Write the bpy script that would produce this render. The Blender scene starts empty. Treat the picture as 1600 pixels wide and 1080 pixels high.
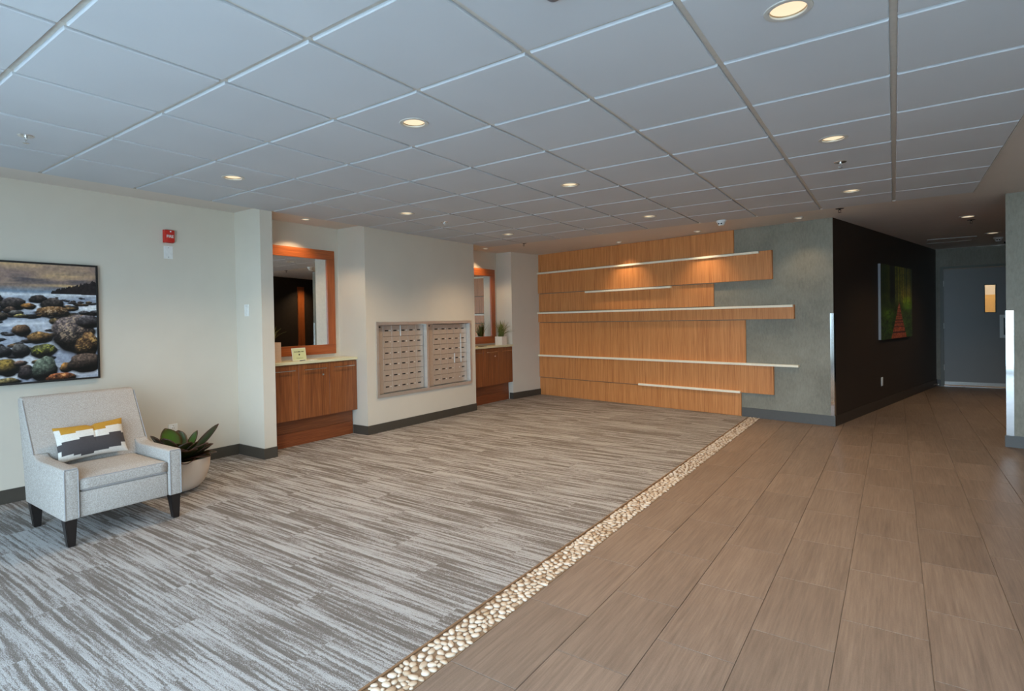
import bpy, bmesh, math, random
import numpy as np
from mathutils import Vector, Matrix

random.seed(7)
rng = np.random.default_rng(11)
PI = math.pi
S = bpy.context.scene
COL = S.collection

# ------------------------------------------------------------------ camera
EYE = Vector((0.0, 0.0, 1.285))
YAW, PITCH, ROLL = -0.6284, -0.0120, -0.0176
FOCAL_PX = 876.9
cy_, sy_, cp_, sp_ = math.cos(YAW), math.sin(YAW), math.cos(PITCH), math.sin(PITCH)
fwd = Vector((sy_ * cp_, cy_ * cp_, sp_))
rgt = Vector((cy_, -sy_, 0))
upv = rgt.cross(fwd)
cr_, sr_ = math.cos(ROLL), math.sin(ROLL)
r2 = cr_ * rgt + sr_ * upv
u2 = -sr_ * rgt + cr_ * upv
cam_data = bpy.data.cameras.new('camera')
cam = bpy.data.objects.new('camera', cam_data)
COL.objects.link(cam)
m = Matrix((r2, u2, -fwd)).transposed().to_4x4()
m.translation = EYE
cam.matrix_world = m
cam_data.sensor_width = 36.0
cam_data.lens = FOCAL_PX * 36.0 / 1600.0
cam_data.shift_x = 39.68 / 1600.0
cam_data.shift_y = -27.68 / 1600.0
cam_data.clip_start = 0.05
S.camera = cam

# ------------------------------------------------------------------ world, light levels, exposure
WORLD_COLOR = (0.56, 0.79, 1.0)
WORLD_STRENGTH = 13.0
DOWN_W = 74.0            # ceiling tile downlights
WASH_W = 26.0             # small wall washers
HALL_W = 52.0
NICHE_W = 19.0
WARM = (1.0, 0.74, 0.46)
world = bpy.data.worlds.new('overcast_sky')
S.world = world
world.use_nodes = True
wn = world.node_tree
bgn = wn.nodes.get('Background') or wn.nodes.new('ShaderNodeBackground')
bgn.inputs['Color'].default_value = (*WORLD_COLOR, 1)
bgn.inputs['Strength'].default_value = WORLD_STRENGTH
outn = wn.nodes.get('World Output') or wn.nodes.new('ShaderNodeOutputWorld')
wn.links.new(bgn.outputs[0], outn.inputs[0])
S.view_settings.view_transform = 'Standard'
S.view_settings.look = 'None'
S.view_settings.gamma = 1.0
S.view_settings.use_curve_mapping = False
S.view_settings.exposure = 0.12
S.cycles.use_denoising = True
S.cycles.max_bounces = 10
S.cycles.diffuse_bounces = 6
S.cycles.glossy_bounces = 5
S.cycles.sample_clamp_indirect = 6.0
S.cycles.caustics_reflective = False
S.cycles.caustics_refractive = False

SOUTH_Y = -1.0
OPENINGS = [(-5.25, -4.75), (-3.35, -1.75), (-1.65, -0.25), (-0.15, 1.25), (1.35, 2.65)]  # unseen; wide solid pier shaped to darken the carpet and one corner guard
for (x0, x1) in OPENINGS:                     # sampling portals in the window openings (give no light themselves)
    ld = bpy.data.lights.new('window_portal', 'AREA')
    ld.shape = 'RECTANGLE'; ld.size = x1 - x0; ld.size_y = 2.2
    ld.cycles.is_portal = True
    lo = bpy.data.objects.new('window_portal', ld)
    lo.location = ((x0 + x1) / 2, SOUTH_Y - 0.13, 1.2)
    lo.rotation_euler = (math.radians(90), 0, 0)   # -Z -> +Y
    COL.objects.link(lo)

# ------------------------------------------------------------------ materials
def srgb(r, g, b):
    f = lambda c: (c / 255) / 12.92 if c / 255 <= 0.04045 else ((c / 255 + 0.055) / 1.055) ** 2.4
    return (f(r), f(g), f(b))

class NT:
    def __init__(s, name, rough=0.5, metal=0.0, spec=0.5):
        s.m = bpy.data.materials.new(name); s.m.use_nodes = True
        s.t = s.m.node_tree; s.t.nodes.clear()
        s.out = s.t.nodes.new('ShaderNodeOutputMaterial')
        s.b = s.t.nodes.new('ShaderNodeBsdfPrincipled')
        s.t.links.new(s.b.outputs[0], s.out.inputs[0])
        s.b.inputs['Roughness'].default_value = rough
        s.b.inputs['Metallic'].default_value = metal
        s.b.inputs['Specular IOR Level'].default_value = spec
        s.tc = s.t.nodes.new('ShaderNodeTexCoord')
    def n(s, t): return s.t.nodes.new(t)
    def l(s, a, b): s.t.links.new(a, b)
    def mapping(s, scale=(1, 1, 1), rand=False, src=None):
        mp = s.n('ShaderNodeMapping'); mp.inputs['Scale'].default_value = scale
        v = src or s.tc.outputs['Object']
        if rand:
            oi = s.n('ShaderNodeObjectInfo'); mul = s.n('ShaderNodeMath'); mul.operation = 'MULTIPLY'; mul.inputs[1].default_value = 37.0
            s.l(oi.outputs['Random'], mul.inputs[0])
            va = s.n('ShaderNodeVectorMath'); va.operation = 'ADD'
            s.l(v, va.inputs[0]); s.l(mul.outputs[0], va.inputs[1]); v = va.outputs[0]
        s.l(v, mp.inputs['Vector']); return mp.outputs[0]
    def noise(s, vec, scale=5, detail=4, rough=0.55):
        k = s.n('ShaderNodeTexNoise'); k.inputs['Scale'].default_value = scale; k.inputs['Detail'].default_value = detail
        k.inputs['Roughness'].default_value = rough; s.l(vec, k.inputs['Vector']); return k.outputs['Fac']
    def ramp(s, fac, stops):
        r = s.n('ShaderNodeValToRGB'); e = r.color_ramp.elements
        while len(e) < len(stops): e.new(0.5)
        for i, (p, c) in enumerate(stops):
            e[i].position = p; e[i].color = (*c, 1) if len(c) == 3 else c
        s.l(fac, r.inputs[0]); return r.outputs[0]
    def mix(s, a, b, fac, mode='MIX'):
        x = s.n('ShaderNodeMix'); x.data_type = 'RGBA'; x.blend_type = mode
        for sock, v in ((x.inputs[6], a), (x.inputs[7], b)):
            if isinstance(v, tuple): sock.default_value = (*v, 1) if len(v) == 3 else v
            else: s.l(v, sock)
        if isinstance(fac, (int, float)): x.inputs[0].default_value = fac
        else: s.l(fac, x.inputs[0])
        return x.outputs[2]
    def math(s, op, a, b=None):
        x = s.n('ShaderNodeMath'); x.operation = op
        for i, v in enumerate((a, b)):
            if v is None: continue
            if isinstance(v, (int, float)): x.inputs[i].default_value = v
            else: s.l(v, x.inputs[i])
        return x.outputs[0]
    def color(s, c):
        if isinstance(c, tuple): s.b.inputs['Base Color'].default_value = (*c, 1)
        else: s.l(c, s.b.inputs['Base Color'])
    def bump(s, h, strength=0.3, dist=0.01):
        b = s.n('ShaderNodeBump'); b.inputs['Strength'].default_value = strength; b.inputs['Distance'].default_value = dist
        s.l(h, b.inputs['Height']); s.l(b.outputs[0], s.b.inputs['Normal'])

def sc(c, k): return tuple(min(1, v * k) for v in c)

def m_paint(name, c, rough=0.6, var=0.05, bump=0.05, scale=60):
    t = NT(name, rough)
    n1 = t.noise(t.mapping(), 3, 3); n2 = t.noise(t.mapping(), scale, 3)
    t.color(t.ramp(n1, [(0.3, sc(c, 1 - var)), (0.7, sc(c, 1 + var))])); t.bump(n2, bump, 0.003)
    return t.m

def m_vinyl(name, c, c2):
    t = NT(name, 0.55)
    n1 = t.noise(t.mapping((1, 1, 1)), 2.2, 5); n2 = t.noise(t.mapping((1, 1, 0.35)), 55, 4, 0.7); n3 = t.noise(t.mapping(), 240, 2)
    mixv = t.math('ADD', t.math('MULTIPLY', n1, 0.55), t.math('MULTIPLY', n2, 0.45))
    t.color(t.ramp(mixv, [(0.34, c), (0.68, c2)])); t.bump(t.math('ADD', n2, t.math('MULTIPLY', n3, .6)), 0.35, 0.003)
    return t.m

def m_wood(name, dark, mid, light, axis='z', rough=0.42, freq=70, rand=False):
    t = NT(name, rough)
    if axis == 'z': scv = (freq, freq, 1.4); sc2 = (freq * .16, freq * .16, .35)
    elif axis == 'y': scv = (freq, 1.4, freq); sc2 = (freq * .16, .35, freq * .16)
    else: scv = (1.4, freq, freq); sc2 = (.35, freq * .16, freq * .16)
    n1 = t.noise(t.mapping(scv, rand), 2.2, 3, 0.6); n2 = t.noise(t.mapping(sc2, rand), 1.5, 3)
    f = t.math('ADD', t.math('MULTIPLY', n1, 0.7), t.math('MULTIPLY', n2, 0.3))
    t.color(t.ramp(f, [(0.36, dark), (0.5, mid), (0.64, light)])); t.bump(n1, 0.08, 0.002)
    return t.m

def m_plain(name, c, rough=0.5, metal=0.0, spec=0.5, emis=None, es=1.0):
    t = NT(name, rough, metal, spec)
    n1 = t.noise(t.mapping(), 40, 2)
    t.color(t.ramp(n1, [(0.3, sc(c, .96)), (0.7, sc(c, 1.04))]))
    if emis:
        t.b.inputs['Emission Color'].default_value = (*emis, 1); t.b.inputs['Emission Strength'].default_value = es
    return t.m

def m_attr(name, rough=0.5, bump=0.0, bscale=200, spec=0.5):
    t = NT(name, rough, spec=spec)
    a = t.n('ShaderNodeVertexColor'); a.layer_name = 'Col'; t.color(a.outputs['Color'])
    if bump: t.bump(t.noise(t.mapping(), bscale, 3), bump, 0.002)
    return t.m

M = {}
M['wall'] = m_paint('wall_paint', srgb(208, 200, 185), 0.62, 0.02, 0.04)
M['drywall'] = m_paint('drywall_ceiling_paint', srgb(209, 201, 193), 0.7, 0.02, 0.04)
M['concrete'] = m_vinyl('textured_grey_wallcovering', srgb(118, 113, 98), srgb(150, 145, 129))
M['dark'] = m_paint('dark_brown_wall_paint', srgb(46, 33, 22), 0.6, 0.08, 0.1)
M['base'] = m_plain('rubber_base', srgb(68, 63, 55), 0.5)
M['base2'] = m_plain('rubber_base_grey', srgb(84, 83, 80), 0.5)
M['wood'] = m_wood('oak_veneer_panel', srgb(172, 103, 54), srgb(203, 133, 75), srgb(220, 154, 96), freq=120)
M['cab'] = m_wood('stained_veneer_cabinet', srgb(104, 56, 27), srgb(132, 75, 38), srgb(156, 95, 52), rough=0.4)
M['cabh'] = m_wood('stained_veneer_plinth', srgb(100, 50, 26), srgb(122, 64, 34), srgb(140, 80, 44), axis='y', rough=0.4)
M['frame_wood'] = m_wood('mirror_frame_wood', srgb(135, 66, 30), srgb(162, 84, 40), srgb(180, 100, 52), axis='y', rough=0.35)
M['frame_wood_v'] = m_wood('mirror_frame_wood_upright', srgb(135, 66, 30), srgb(162, 84, 40), srgb(180, 100, 52), axis='z', rough=0.35)
M['ledge'] = m_plain('cream_lacquer', srgb(246, 237, 214), 0.45)
M['counter'] = m_paint('pale_solid_surface', srgb(214, 208, 172), 0.3, 0.04, 0.0)
M['steel'] = m_plain('brushed_steel', (0.62, 0.61, 0.60), 0.07, 1.0)
M['alu'] = m_plain('satin_aluminium', (0.72, 0.70, 0.67), 0.38, 0.85)
M['pale_metal'] = m_plain('pale_satin_metal', srgb(214, 214, 210), 0.35, 0.2)
M['mailface'] = m_plain('mailbox_aluminium', srgb(188, 172, 156), 0.42, 0.35)
M['chrome'] = m_plain('polished_chrome', (0.8, 0.8, 0.8), 0.22, 0.9)
M['black'] = m_plain('black_plastic', srgb(30, 28, 27), 0.45)
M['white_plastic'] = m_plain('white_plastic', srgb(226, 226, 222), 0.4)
M['red_plastic'] = m_plain('red_plastic', srgb(196, 40, 28), 0.35)
M['door'] = m_paint('grey_door_paint', srgb(140, 139, 136), 0.45, 0.02, 0.03)
M['door_frame'] = m_paint('grey_frame_paint', srgb(112, 112, 104), 0.5, 0.02, 0.03)
M['tan'] = m_plain('tan_wall_paint', srgb(214, 176, 110), 0.6)
M['trim_ring'] = m_plain('light_trim_enamel', srgb(190, 188, 182), 0.4)
M['reflector'] = m_plain('bronze_reflector', srgb(150, 130, 100), 0.3, 0.6)
M['lens'] = m_plain('lamp_lens', srgb(120, 112, 100), 0.6, emis=(1.0, 0.81, 0.54), es=0.92)
M['leg'] = m_plain('espresso_leg', srgb(24, 18, 16), 0.35)
M['ceramic'] = m_paint('stone_bowl', srgb(214, 196, 178), 0.55, 0.04, 0.05)
M['pot_white'] = m_plain('white_ceramic', srgb(232, 222, 206), 0.35)
M['pot_pink'] = m_plain('blush_ceramic', srgb(214, 180, 150), 0.45)
M['soil'] = m_paint('potting_soil', srgb(44, 34, 26), 0.9, 0.3, 0.6)
M['grass'] = m_plain('grass_blade', srgb(116, 118, 54), 0.5)
M['paper'] = m_plain('paper', srgb(236, 230, 216), 0.6)
M['mortar'] = m_paint('pebble_mortar', srgb(126, 104, 82), 0.85, 0.1, 0.3)
M['grout'] = m_paint('tile_grout', srgb(128, 118, 110), 0.85, 0.1, 0.2)
M['pavement'] = m_paint('pale_paving', srgb(196, 196, 194), 0.85, 0.05, 0.1, 20)
M['mullion'] = m_plain('window_mullion_enamel', srgb(120, 120, 118), 0.5)
M['mirror'] = m_plain('silvered_glass', (0.86, 0.88, 0.86), 0.01, 1.0)
M['leaf'] = m_attr('succulent_leaf', 0.35)
M['print'] = m_attr('photo_print', 0.45, spec=0.35)
M['pillow'] = m_attr('woven_pillow_cover', 0.85, 0.5, 420)
M['cardface'] = m_attr('sign_card_print', 0.5)
M['grid'] = m_plain('ceiling_tee_enamel', srgb(196, 192, 184), 0.5)
t = NT('door_glass', 0.02); t.b.inputs['Transmission Weight'].default_value = 1.0; t.b.inputs['IOR'].default_value = 1.05
t.color((1, 1, 1)); M['glass'] = t.m

# ceiling tile: fine off white felt
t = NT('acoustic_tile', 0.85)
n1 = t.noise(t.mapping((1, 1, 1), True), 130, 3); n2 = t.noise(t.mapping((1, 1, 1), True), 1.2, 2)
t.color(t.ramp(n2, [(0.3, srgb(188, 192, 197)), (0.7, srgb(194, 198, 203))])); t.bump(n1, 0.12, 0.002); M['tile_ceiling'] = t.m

# floor tile: taupe linear grain, per tile random shift
t = NT('taupe_porcelain', 0.46, spec=0.45)
v = t.mapping((55, 2.2, 20), True); g1 = t.noise(v, 1.6, 5, 0.65)
g2 = t.noise(t.mapping((9, 1.0, 5), True), 1.3, 3); g3 = t.noise(t.mapping((60, 60, 60), True), 4, 3)
f = t.math('ADD', t.math('ADD', t.math('MULTIPLY', g1, 0.55), t.math('MULTIPLY', g2, 0.25)), t.math('MULTIPLY', g3, 0.2))
c = t.ramp(f, [(0.33, srgb(102, 86, 75)), (0.5, srgb(124, 106, 93)), (0.68, srgb(143, 124, 109))])
oi = t.n('ShaderNodeObjectInfo'); k = t.math('ADD', t.math('MULTIPLY', oi.outputs['Random'], 0.16), 0.90)
cc = t.n('ShaderNodeCombineColor'); [t.l(k, cc.inputs[i]) for i in range(3)]
t.color(t.mix(c, cc.outputs[0], 1.0, 'MULTIPLY')); t.bump(g1, 0.08, 0.002); M['tile_floor'] = t.m

# carpet: streaks along X in plank sized blocks, loop grain
t = NT('streaked_carpet', 0.95, spec=0.2)
obj = t.tc.outputs['Object']
sepn = t.n('ShaderNodeSeparateXYZ'); t.l(obj, sepn.inputs[0])
# plank blocks (1.0 x 0.25 m) shift the streaks
bx_ = t.math('FLOOR', t.math('DIVIDE', sepn.outputs[1], 0.25))
off = t.math('MULTIPLY', t.math('FRACT', t.math('MULTIPLY', bx_, 0.37)), 1.0)
by_ = t.math('FLOOR', t.math('DIVIDE', t.math('ADD', sepn.outputs[0], off), 1.0))
seed = t.math('ADD', t.math('MULTIPLY', bx_, 3.17), t.math('MULTIPLY', by_, 7.31))
warp = t.noise(t.mapping((9, 9, 1)), 1, 3)
fine = t.noise(t.mapping((120, 210, 1)), 1.0, 2, 0.8)
mid_ = t.noise(t.mapping((28, 60, 1)), 1.0, 2, 0.6)
yw = t.math('ADD', sepn.outputs[1], t.math('ADD', t.math('MULTIPLY', warp, 0.008), t.math('MULTIPLY', mid_, 0.009)))
def streak(sx, sy):
    cb = t.n('ShaderNodeCombineXYZ')
    t.l(t.math('MULTIPLY', sepn.outputs[0], sx), cb.inputs[0]); t.l(t.math('MULTIPLY', yw, sy), cb.inputs[1]); t.l(seed, cb.inputs[2])
    return t.noise(cb.outputs[0], 1.0, 2, 0.5)
s1 = streak(2.3, 62.0); s2 = streak(1.4, 17.0)
blk = t.n('ShaderNodeTexWhiteNoise'); blk.noise_dimensions = '1D'; t.l(seed, blk.inputs['W'])
f = t.math('ADD', t.math('MULTIPLY', s1, 0.40), t.math('MULTIPLY', s2, 0.20))
f = t.math('ADD', f, t.math('MULTIPLY', fine, 0.30)); f = t.math('ADD', f, t.math('MULTIPLY', mid_, 0.10)); f = t.math('ADD', f, t.math('MULTIPLY', blk.outputs['Value'], 0.02))
c = t.ramp(f, [(0.455, srgb(122, 113, 106)), (0.498, srgb(139, 130, 123)), (0.518, srgb(170, 164, 160)), (0.57, srgb(190, 186, 183))])
grain = t.noise(t.mapping((260, 260, 260)), 1.0, 2, 0.8)
c = t.mix(c, t.ramp(grain, [(0.32, (0.45, 0.45, 0.45)), (0.52, (1, 1, 1)), (0.75, (1.0, 1.0, 1.0))]), 0.9, 'MULTIPLY')
t.color(c); t.bump(t.math('ADD', grain, t.math('MULTIPLY', f, 1.5)), 0.9, 0.008); M['carpet'] = t.m

# pebble: cream to tan, random each
t = NT('cream_pebble', 0.45)
oi = t.n('ShaderNodeObjectInfo'); geo_ = t.n('ShaderNodeNewGeometry')
rnd = t.math('FRACT', t.math('ADD', oi.outputs['Random'], geo_.outputs['Random Per Island']))
n1 = t.noise(t.mapping((1, 1, 1), True), 70, 3)
c = t.ramp(rnd, [(0.0, srgb(156, 128, 102)), (0.25, srgb(188, 168, 146)), (0.8, srgb(204, 190, 174)), (1.0, srgb(168, 142, 114))])
t.color(t.mix(c, t.ramp(n1, [(0.35, (0.82, 0.76, 0.68)), (0.6, (1, 1, 1))]), 0.5, 'MULTIPLY')); M['pebble'] = t.m

# linen upholstery
t = NT('grey_linen_weave', 0.9, spec=0.2)
w1 = t.noise(t.mapping((900, 130, 130)), 1, 2, .7); w2 = t.noise(t.mapping((130, 900, 130)), 1, 2, .7); w3 = t.noise(t.mapping((130, 130, 900)), 1, 2, .7)
f = t.math('ADD', t.math('ADD', t.math('MULTIPLY', w1, .34), t.math('MULTIPLY', w2, .33)), t.math('MULTIPLY', w3, .33))
t.color(t.ramp(f, [(0.36, srgb(130, 122, 115)), (0.5, srgb(168, 160, 152)), (0.64, srgb(198, 190, 182))]))
t.bump(f, 0.5, 0.003); M['linen'] = t.m
M['linen_piping'] = m_plain('linen_piping', srgb(150, 146, 144), 0.9)

# ------------------------------------------------------------------ mesh helpers
class MB:
    def __init__(s): s.bm = bmesh.new()
    def box(s, x0, x1, y0, y1, z0, z1, bevel=0.0, seg=2, mx=None):
        vs = [s.bm.verts.new(p) for p in ((x0, y0, z0), (x1, y0, z0), (x1, y1, z0), (x0, y1, z0), (x0, y0, z1), (x1, y0, z1), (x1, y1, z1), (x0, y1, z1))]
        fs = [s.bm.faces.new([vs[i] for i in q]) for q in ((0, 3, 2, 1), (4, 5, 6, 7), (0, 1, 5, 4), (1, 2, 6, 5), (2, 3, 7, 6), (3, 0, 4, 7))]
        if mx is not None: bmesh.ops.transform(s.bm, matrix=mx, verts=vs)
        if bevel:
            es = list({e for f in fs for e in f.edges})
            bmesh.ops.bevel(s.bm, geom=es, offset=bevel, segments=seg, profile=0.5, affect='EDGES')
        return s
    def prism(s, poly, z0, z1, bevel=0.0, seg=2, axis='z'):
        mapf = {'z': lambda a, b, c: (a, b, c), 'y': lambda a, b, c: (a, c, b)}[axis]
        lo = [s.bm.verts.new(mapf(a, b, z0)) for a, b in poly]; hi = [s.bm.verts.new(mapf(a, b, z1)) for a, b in poly]
        n = len(poly); fs = [s.bm.faces.new(lo[::-1]), s.bm.faces.new(hi)]
        for i in range(n): fs.append(s.bm.faces.new((lo[i], lo[(i + 1) % n], hi[(i + 1) % n], hi[i])))
        bmesh.ops.recalc_face_normals(s.bm, faces=fs)
        if bevel: bmesh.ops.bevel(s.bm, geom=list({e for f in fs for e in f.edges}), offset=bevel, segments=seg, profile=0.5, affect='EDGES')
        return s
    def lathe(s, prof, n=32, c=(0, 0, 0)):
        rings = []
        for r, z in prof:
            if r < 1e-6: rings.append([s.bm.verts.new((c[0], c[1], c[2] + z))])
            else: rings.append([s.bm.verts.new((c[0] + r * math.cos(2 * PI * i / n), c[1] + r * math.sin(2 * PI * i / n), c[2] + z)) for i in range(n)])
        for a, b in zip(rings, rings[1:]):
            for i in range(n):
                j = (i + 1) % n
                if len(a) == 1 and len(b) == 1: continue
                if len(a) == 1: s.bm.faces.new((a[0], b[i], b[j]))
                elif len(b) == 1: s.bm.faces.new((a[i], a[j], b[0]))
                else: s.bm.faces.new((a[i], a[j], b[j], b[i]))
        return s
    def tube(s, pts, r, n=8, closed=False):
        pts = [Vector(p) for p in pts]; rings = []; N = len(pts)
        for i, p in enumerate(pts):
            a = pts[(i - 1) % N] if (closed or i > 0) else p; b = pts[(i + 1) % N] if (closed or i < N - 1) else p
            d = (b - a).normalized(); h = Vector((0, 0, 1)) if abs(d.z) < .9 else Vector((1, 0, 0))
            u = d.cross(h).normalized(); v = d.cross(u)
            rings.append([s.bm.verts.new(p + r * (math.cos(2 * PI * k / n) * u + math.sin(2 * PI * k / n) * v)) for k in range(n)])
        for i in range(N if closed else N - 1):
            a, b = rings[i], rings[(i + 1) % N]
            for k in range(n): s.bm.faces.new((a[k], a[(k + 1) % n], b[(k + 1) % n], b[k]))
        if not closed: s.bm.faces.new(rings[0][::-1]); s.bm.faces.new(rings[-1])
        return s
    def build(s, name, mat, parent=None, smooth=False, loc=None, normals=True):
        if normals: bmesh.ops.recalc_face_normals(s.bm, faces=s.bm.faces[:])
        me = bpy.data.meshes.new(name); s.bm.to_mesh(me); s.bm.free()
        if mat: me.materials.append(M[mat] if isinstance(mat, str) else mat)
        if smooth:
            for p in me.polygons: p.use_smooth = True
            try: me.set_sharp_from_angle(angle=math.radians(38))
            except Exception: pass
        return link(name, me, parent, loc)

def link(name, me, parent=None, loc=None):
    o = bpy.data.objects.new(name, me); COL.objects.link(o)
    if parent is not None: o.parent = parent
    if loc is not None: o.location = loc
    return o

def thing(name, label, cat, loc=(0, 0, 0), rotz=0.0, group=None):
    o = bpy.data.objects.new(name, None); o.empty_display_size = 0.1
    COL.objects.link(o); o.location = loc; o.rotation_euler = (0, 0, rotz)
    return tag(o, label, cat, group)
def tag(o, label, cat, group=None):
    o['label'] = label; o['category'] = cat
    if group: o['group'] = group
    return o
def struct(o): o['kind'] = 'structure'; return o
def stuff(o): o['kind'] = 'stuff'; return o

def grid_mesh(name, P, colors, mat, parent=None, solid=0.0, smooth=True):
    """P: (h,w,3) positions, colors: (h,w,3) linear or None"""
    h, w = P.shape[:2]
    idx = np.arange(h * w).reshape(h, w)
    F = np.stack([idx[:-1, :-1], idx[:-1, 1:], idx[1:, 1:], idx[1:, :-1]], -1).reshape(-1, 4)
    me = bpy.data.meshes.new(name)
    me.vertices.add(h * w); me.vertices.foreach_set('co', P.reshape(-1).astype(np.float32))
    me.loops.add(F.size); me.loops.foreach_set('vertex_index', F.reshape(-1).astype(np.int32))
    me.polygons.add(len(F)); me.polygons.foreach_set('loop_start', np.arange(0, F.size, 4, dtype=np.int32))
    me.update(calc_edges=True)
    if colors is not None:
        ca = me.color_attributes.new('Col', 'FLOAT_COLOR', 'POINT')
        c4 = np.ones((h * w, 4), np.float32); c4[:, :3] = colors.reshape(-1, 3)
        ca.data.foreach_set('color', c4.reshape(-1))
    if smooth:
        me.polygons.foreach_set('use_smooth', np.ones(len(F), bool))
    me.materials.append(M[mat]); me.validate()
    o = link(name, me, parent)
    if solid:
        md = o.modifiers.new('solid', 'SOLIDIFY'); md.thickness = solid; md.offset = 0
    return o

# ------------------------------------------------------------------ setting: floor, walls, ceiling
HT, HD = 2.381, 2.405            # tile face, drywall ceiling
XL, XN, XM = -5.30, -5.345, -4.88  # left wall, niche backs, mailbox wall
floor = struct(MB().box(-5.45, 3.0, -1.1, 14.6, -0.12, -0.005).build('floor', 'grout'))
pave = struct(MB().box(-30, 30, -40, -1.15, -0.25, -0.05).build('exterior_pavement', 'pavement'))  # unseen ground, added pale to bounce sky light onto the ceiling

# wood feature wall frame: local x runs from the hall corner towards the mailbox wall, local y points into the wall
ang = math.radians(10.48)
CW = Vector((-0.566, 7.57, 0))
dW = Vector((-math.cos(ang), math.sin(ang), 0)); nW = Vector((-math.sin(ang), -math.cos(ang), 0))   # n into the room
LW = 4.46
def wpt(s, o): p = CW + dW * s + nW * o; return (p.x, p.y)

struct(MB().box(XL - .16, XL, -1.1, 3.06, -0.1, 2.52).box(XL - .16, XN, 3.06, 8.9, -.1, 2.52).build('wall_left', 'wall'))
struct(MB().box(XN, -4.86, 3.06, 3.19, 0.0, 2.41).build('wall_wing', 'wall'))
mb = MB()
y0, y1 = 4.375, 6.43; ma, mbb, mz0, mz1 = 4.535, 6.315, 0.415, 1.283
mb.box(XN, XM, y0, ma, 0, 2.41).box(XN, XM, mbb, y1, 0, 2.41).box(XN, XM, ma, mbb, 0, mz0).box(XN, XM, ma, mbb, mz1, 2.41).box(XN, -4.99, ma, mbb, mz0, mz1)
struct(mb.build('wall_mailbox', 'wall'))
pier_poly = [(XN, 7.655), (-5.048, 7.655), (-4.945, 8.395), (XN, 8.9)]
struct(MB().prism(pier_poly, 0, 2.41).build('wall_pier', 'wall'))
A = [wpt(0, 0), wpt(LW + .03, 0), wpt(LW + .03, -.25), wpt(0.03, -.15)]
wall_back = struct(MB().prism(A, -0.05, 2.45).build('wall_back', 'concrete'))
DA = Vector((0.221, 0.9753, 0)); DN = Vector((0.9753, -0.221, 0))
def dpt(s, o): p = CW + DA * s + DN * o; return (p.x, p.y)
struct(MB().prism([dpt(0, 0), dpt(5.35, 0), dpt(5.35, -.15), dpt(0.15, -.15)], -0.05, 2.45).build('wall_hall_left', 'dark'))
RW = Vector((0.86, 7.22, 0)); rd_ = Vector((math.cos(ang), -math.sin(ang), 0)); rn_ = Vector((-math.sin(ang), -math.cos(ang), 0))
def rpt(s, o): p = RW + rd_ * s + rn_ * o; return (p.x, p.y)
struct(MB().prism([rpt(0, 0), rpt(2.2, 0), rpt(2.2, -.15), rpt(0.0, -.15)], -0.05, 2.45).build('wall_right', 'concrete'))
def hpt(s, o): p = RW + rn_ * -0.15 + DA * s + DN * o; return (p.x, p.y)
struct(MB().prism([hpt(0, 0), hpt(5.4, 0), hpt(5.4, .15), hpt(0, .15)], -0.05, 2.45).build('wall_hall_right', 'dark'))
struct(MB().prism([hpt(1.03, -.02), hpt(1.25, -.02), hpt(1.25, 0.01), hpt(1.03, 0.01)], 0, 2.2).build('trim_1', 'frame_wood_v'))
struct(MB().box(2.8, 2.95, -1.1, 7.0, -0.05, 2.45).build('wall_east', 'wall'))
YE = 12.7
mb = MB(); dx0, dx1, dz1 = 0.655, 1.655, 2.095
mb.box(0.45, dx0, YE, YE + .14, -0.05, 2.45).box(dx1, 2.4, YE, YE + .14, -0.05, 2.45).box(dx0, dx1, YE, YE + .14, dz1, 2.45)
struct(mb.build('wall_end', 'concrete'))
# space behind the door
mb = MB(); mb.box(0.2, 2.6, 14.3, 14.4, -0.05, 1.62).box(0.2, 0.3, YE + .14, 14.4, -.05, 2.45).box(2.5, 2.6, YE + .14, 14.4, -.05, 2.45)
struct(mb.build('wall_vestibule', 'tan'))
struct(MB().box(0.2, 2.6, 14.3, 14.42, 1.62, 2.45).build('wall_vestibule_upper', 'wall'))

# south glazed wall (behind the camera)
mb = MB(); xs = [-5.45] + [v for o in OPENINGS for v in o] + [2.95]
for a, b in zip(xs[::2], xs[1::2]): mb.box(a, b, SOUTH_Y - .12, SOUTH_Y, -0.05, 2.5)
for a, b in OPENINGS: mb.box(a, b, SOUTH_Y - .12, SOUTH_Y, -.05, .1).box(a, b, SOUTH_Y - .12, SOUTH_Y, 2.12, 2.5)
struct(mb.build('wall_front', 'wall'))
for i, (a, b) in enumerate(OPENINGS):
    w = MB()
    w.box(a, a + .04, SOUTH_Y - .1, SOUTH_Y - .03, .1, 2.12).box(b - .04, b, SOUTH_Y - .1, SOUTH_Y - .03, .1, 2.12)
    w.box(a + .04, b - .04, SOUTH_Y - .1, SOUTH_Y - .03, .1, .14).box(a + .04, b - .04, SOUTH_Y - .1, SOUTH_Y - .03, 2.08, 2.12)
    struct(w.build('window_%d' % (i + 1), 'mullion'))

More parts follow.
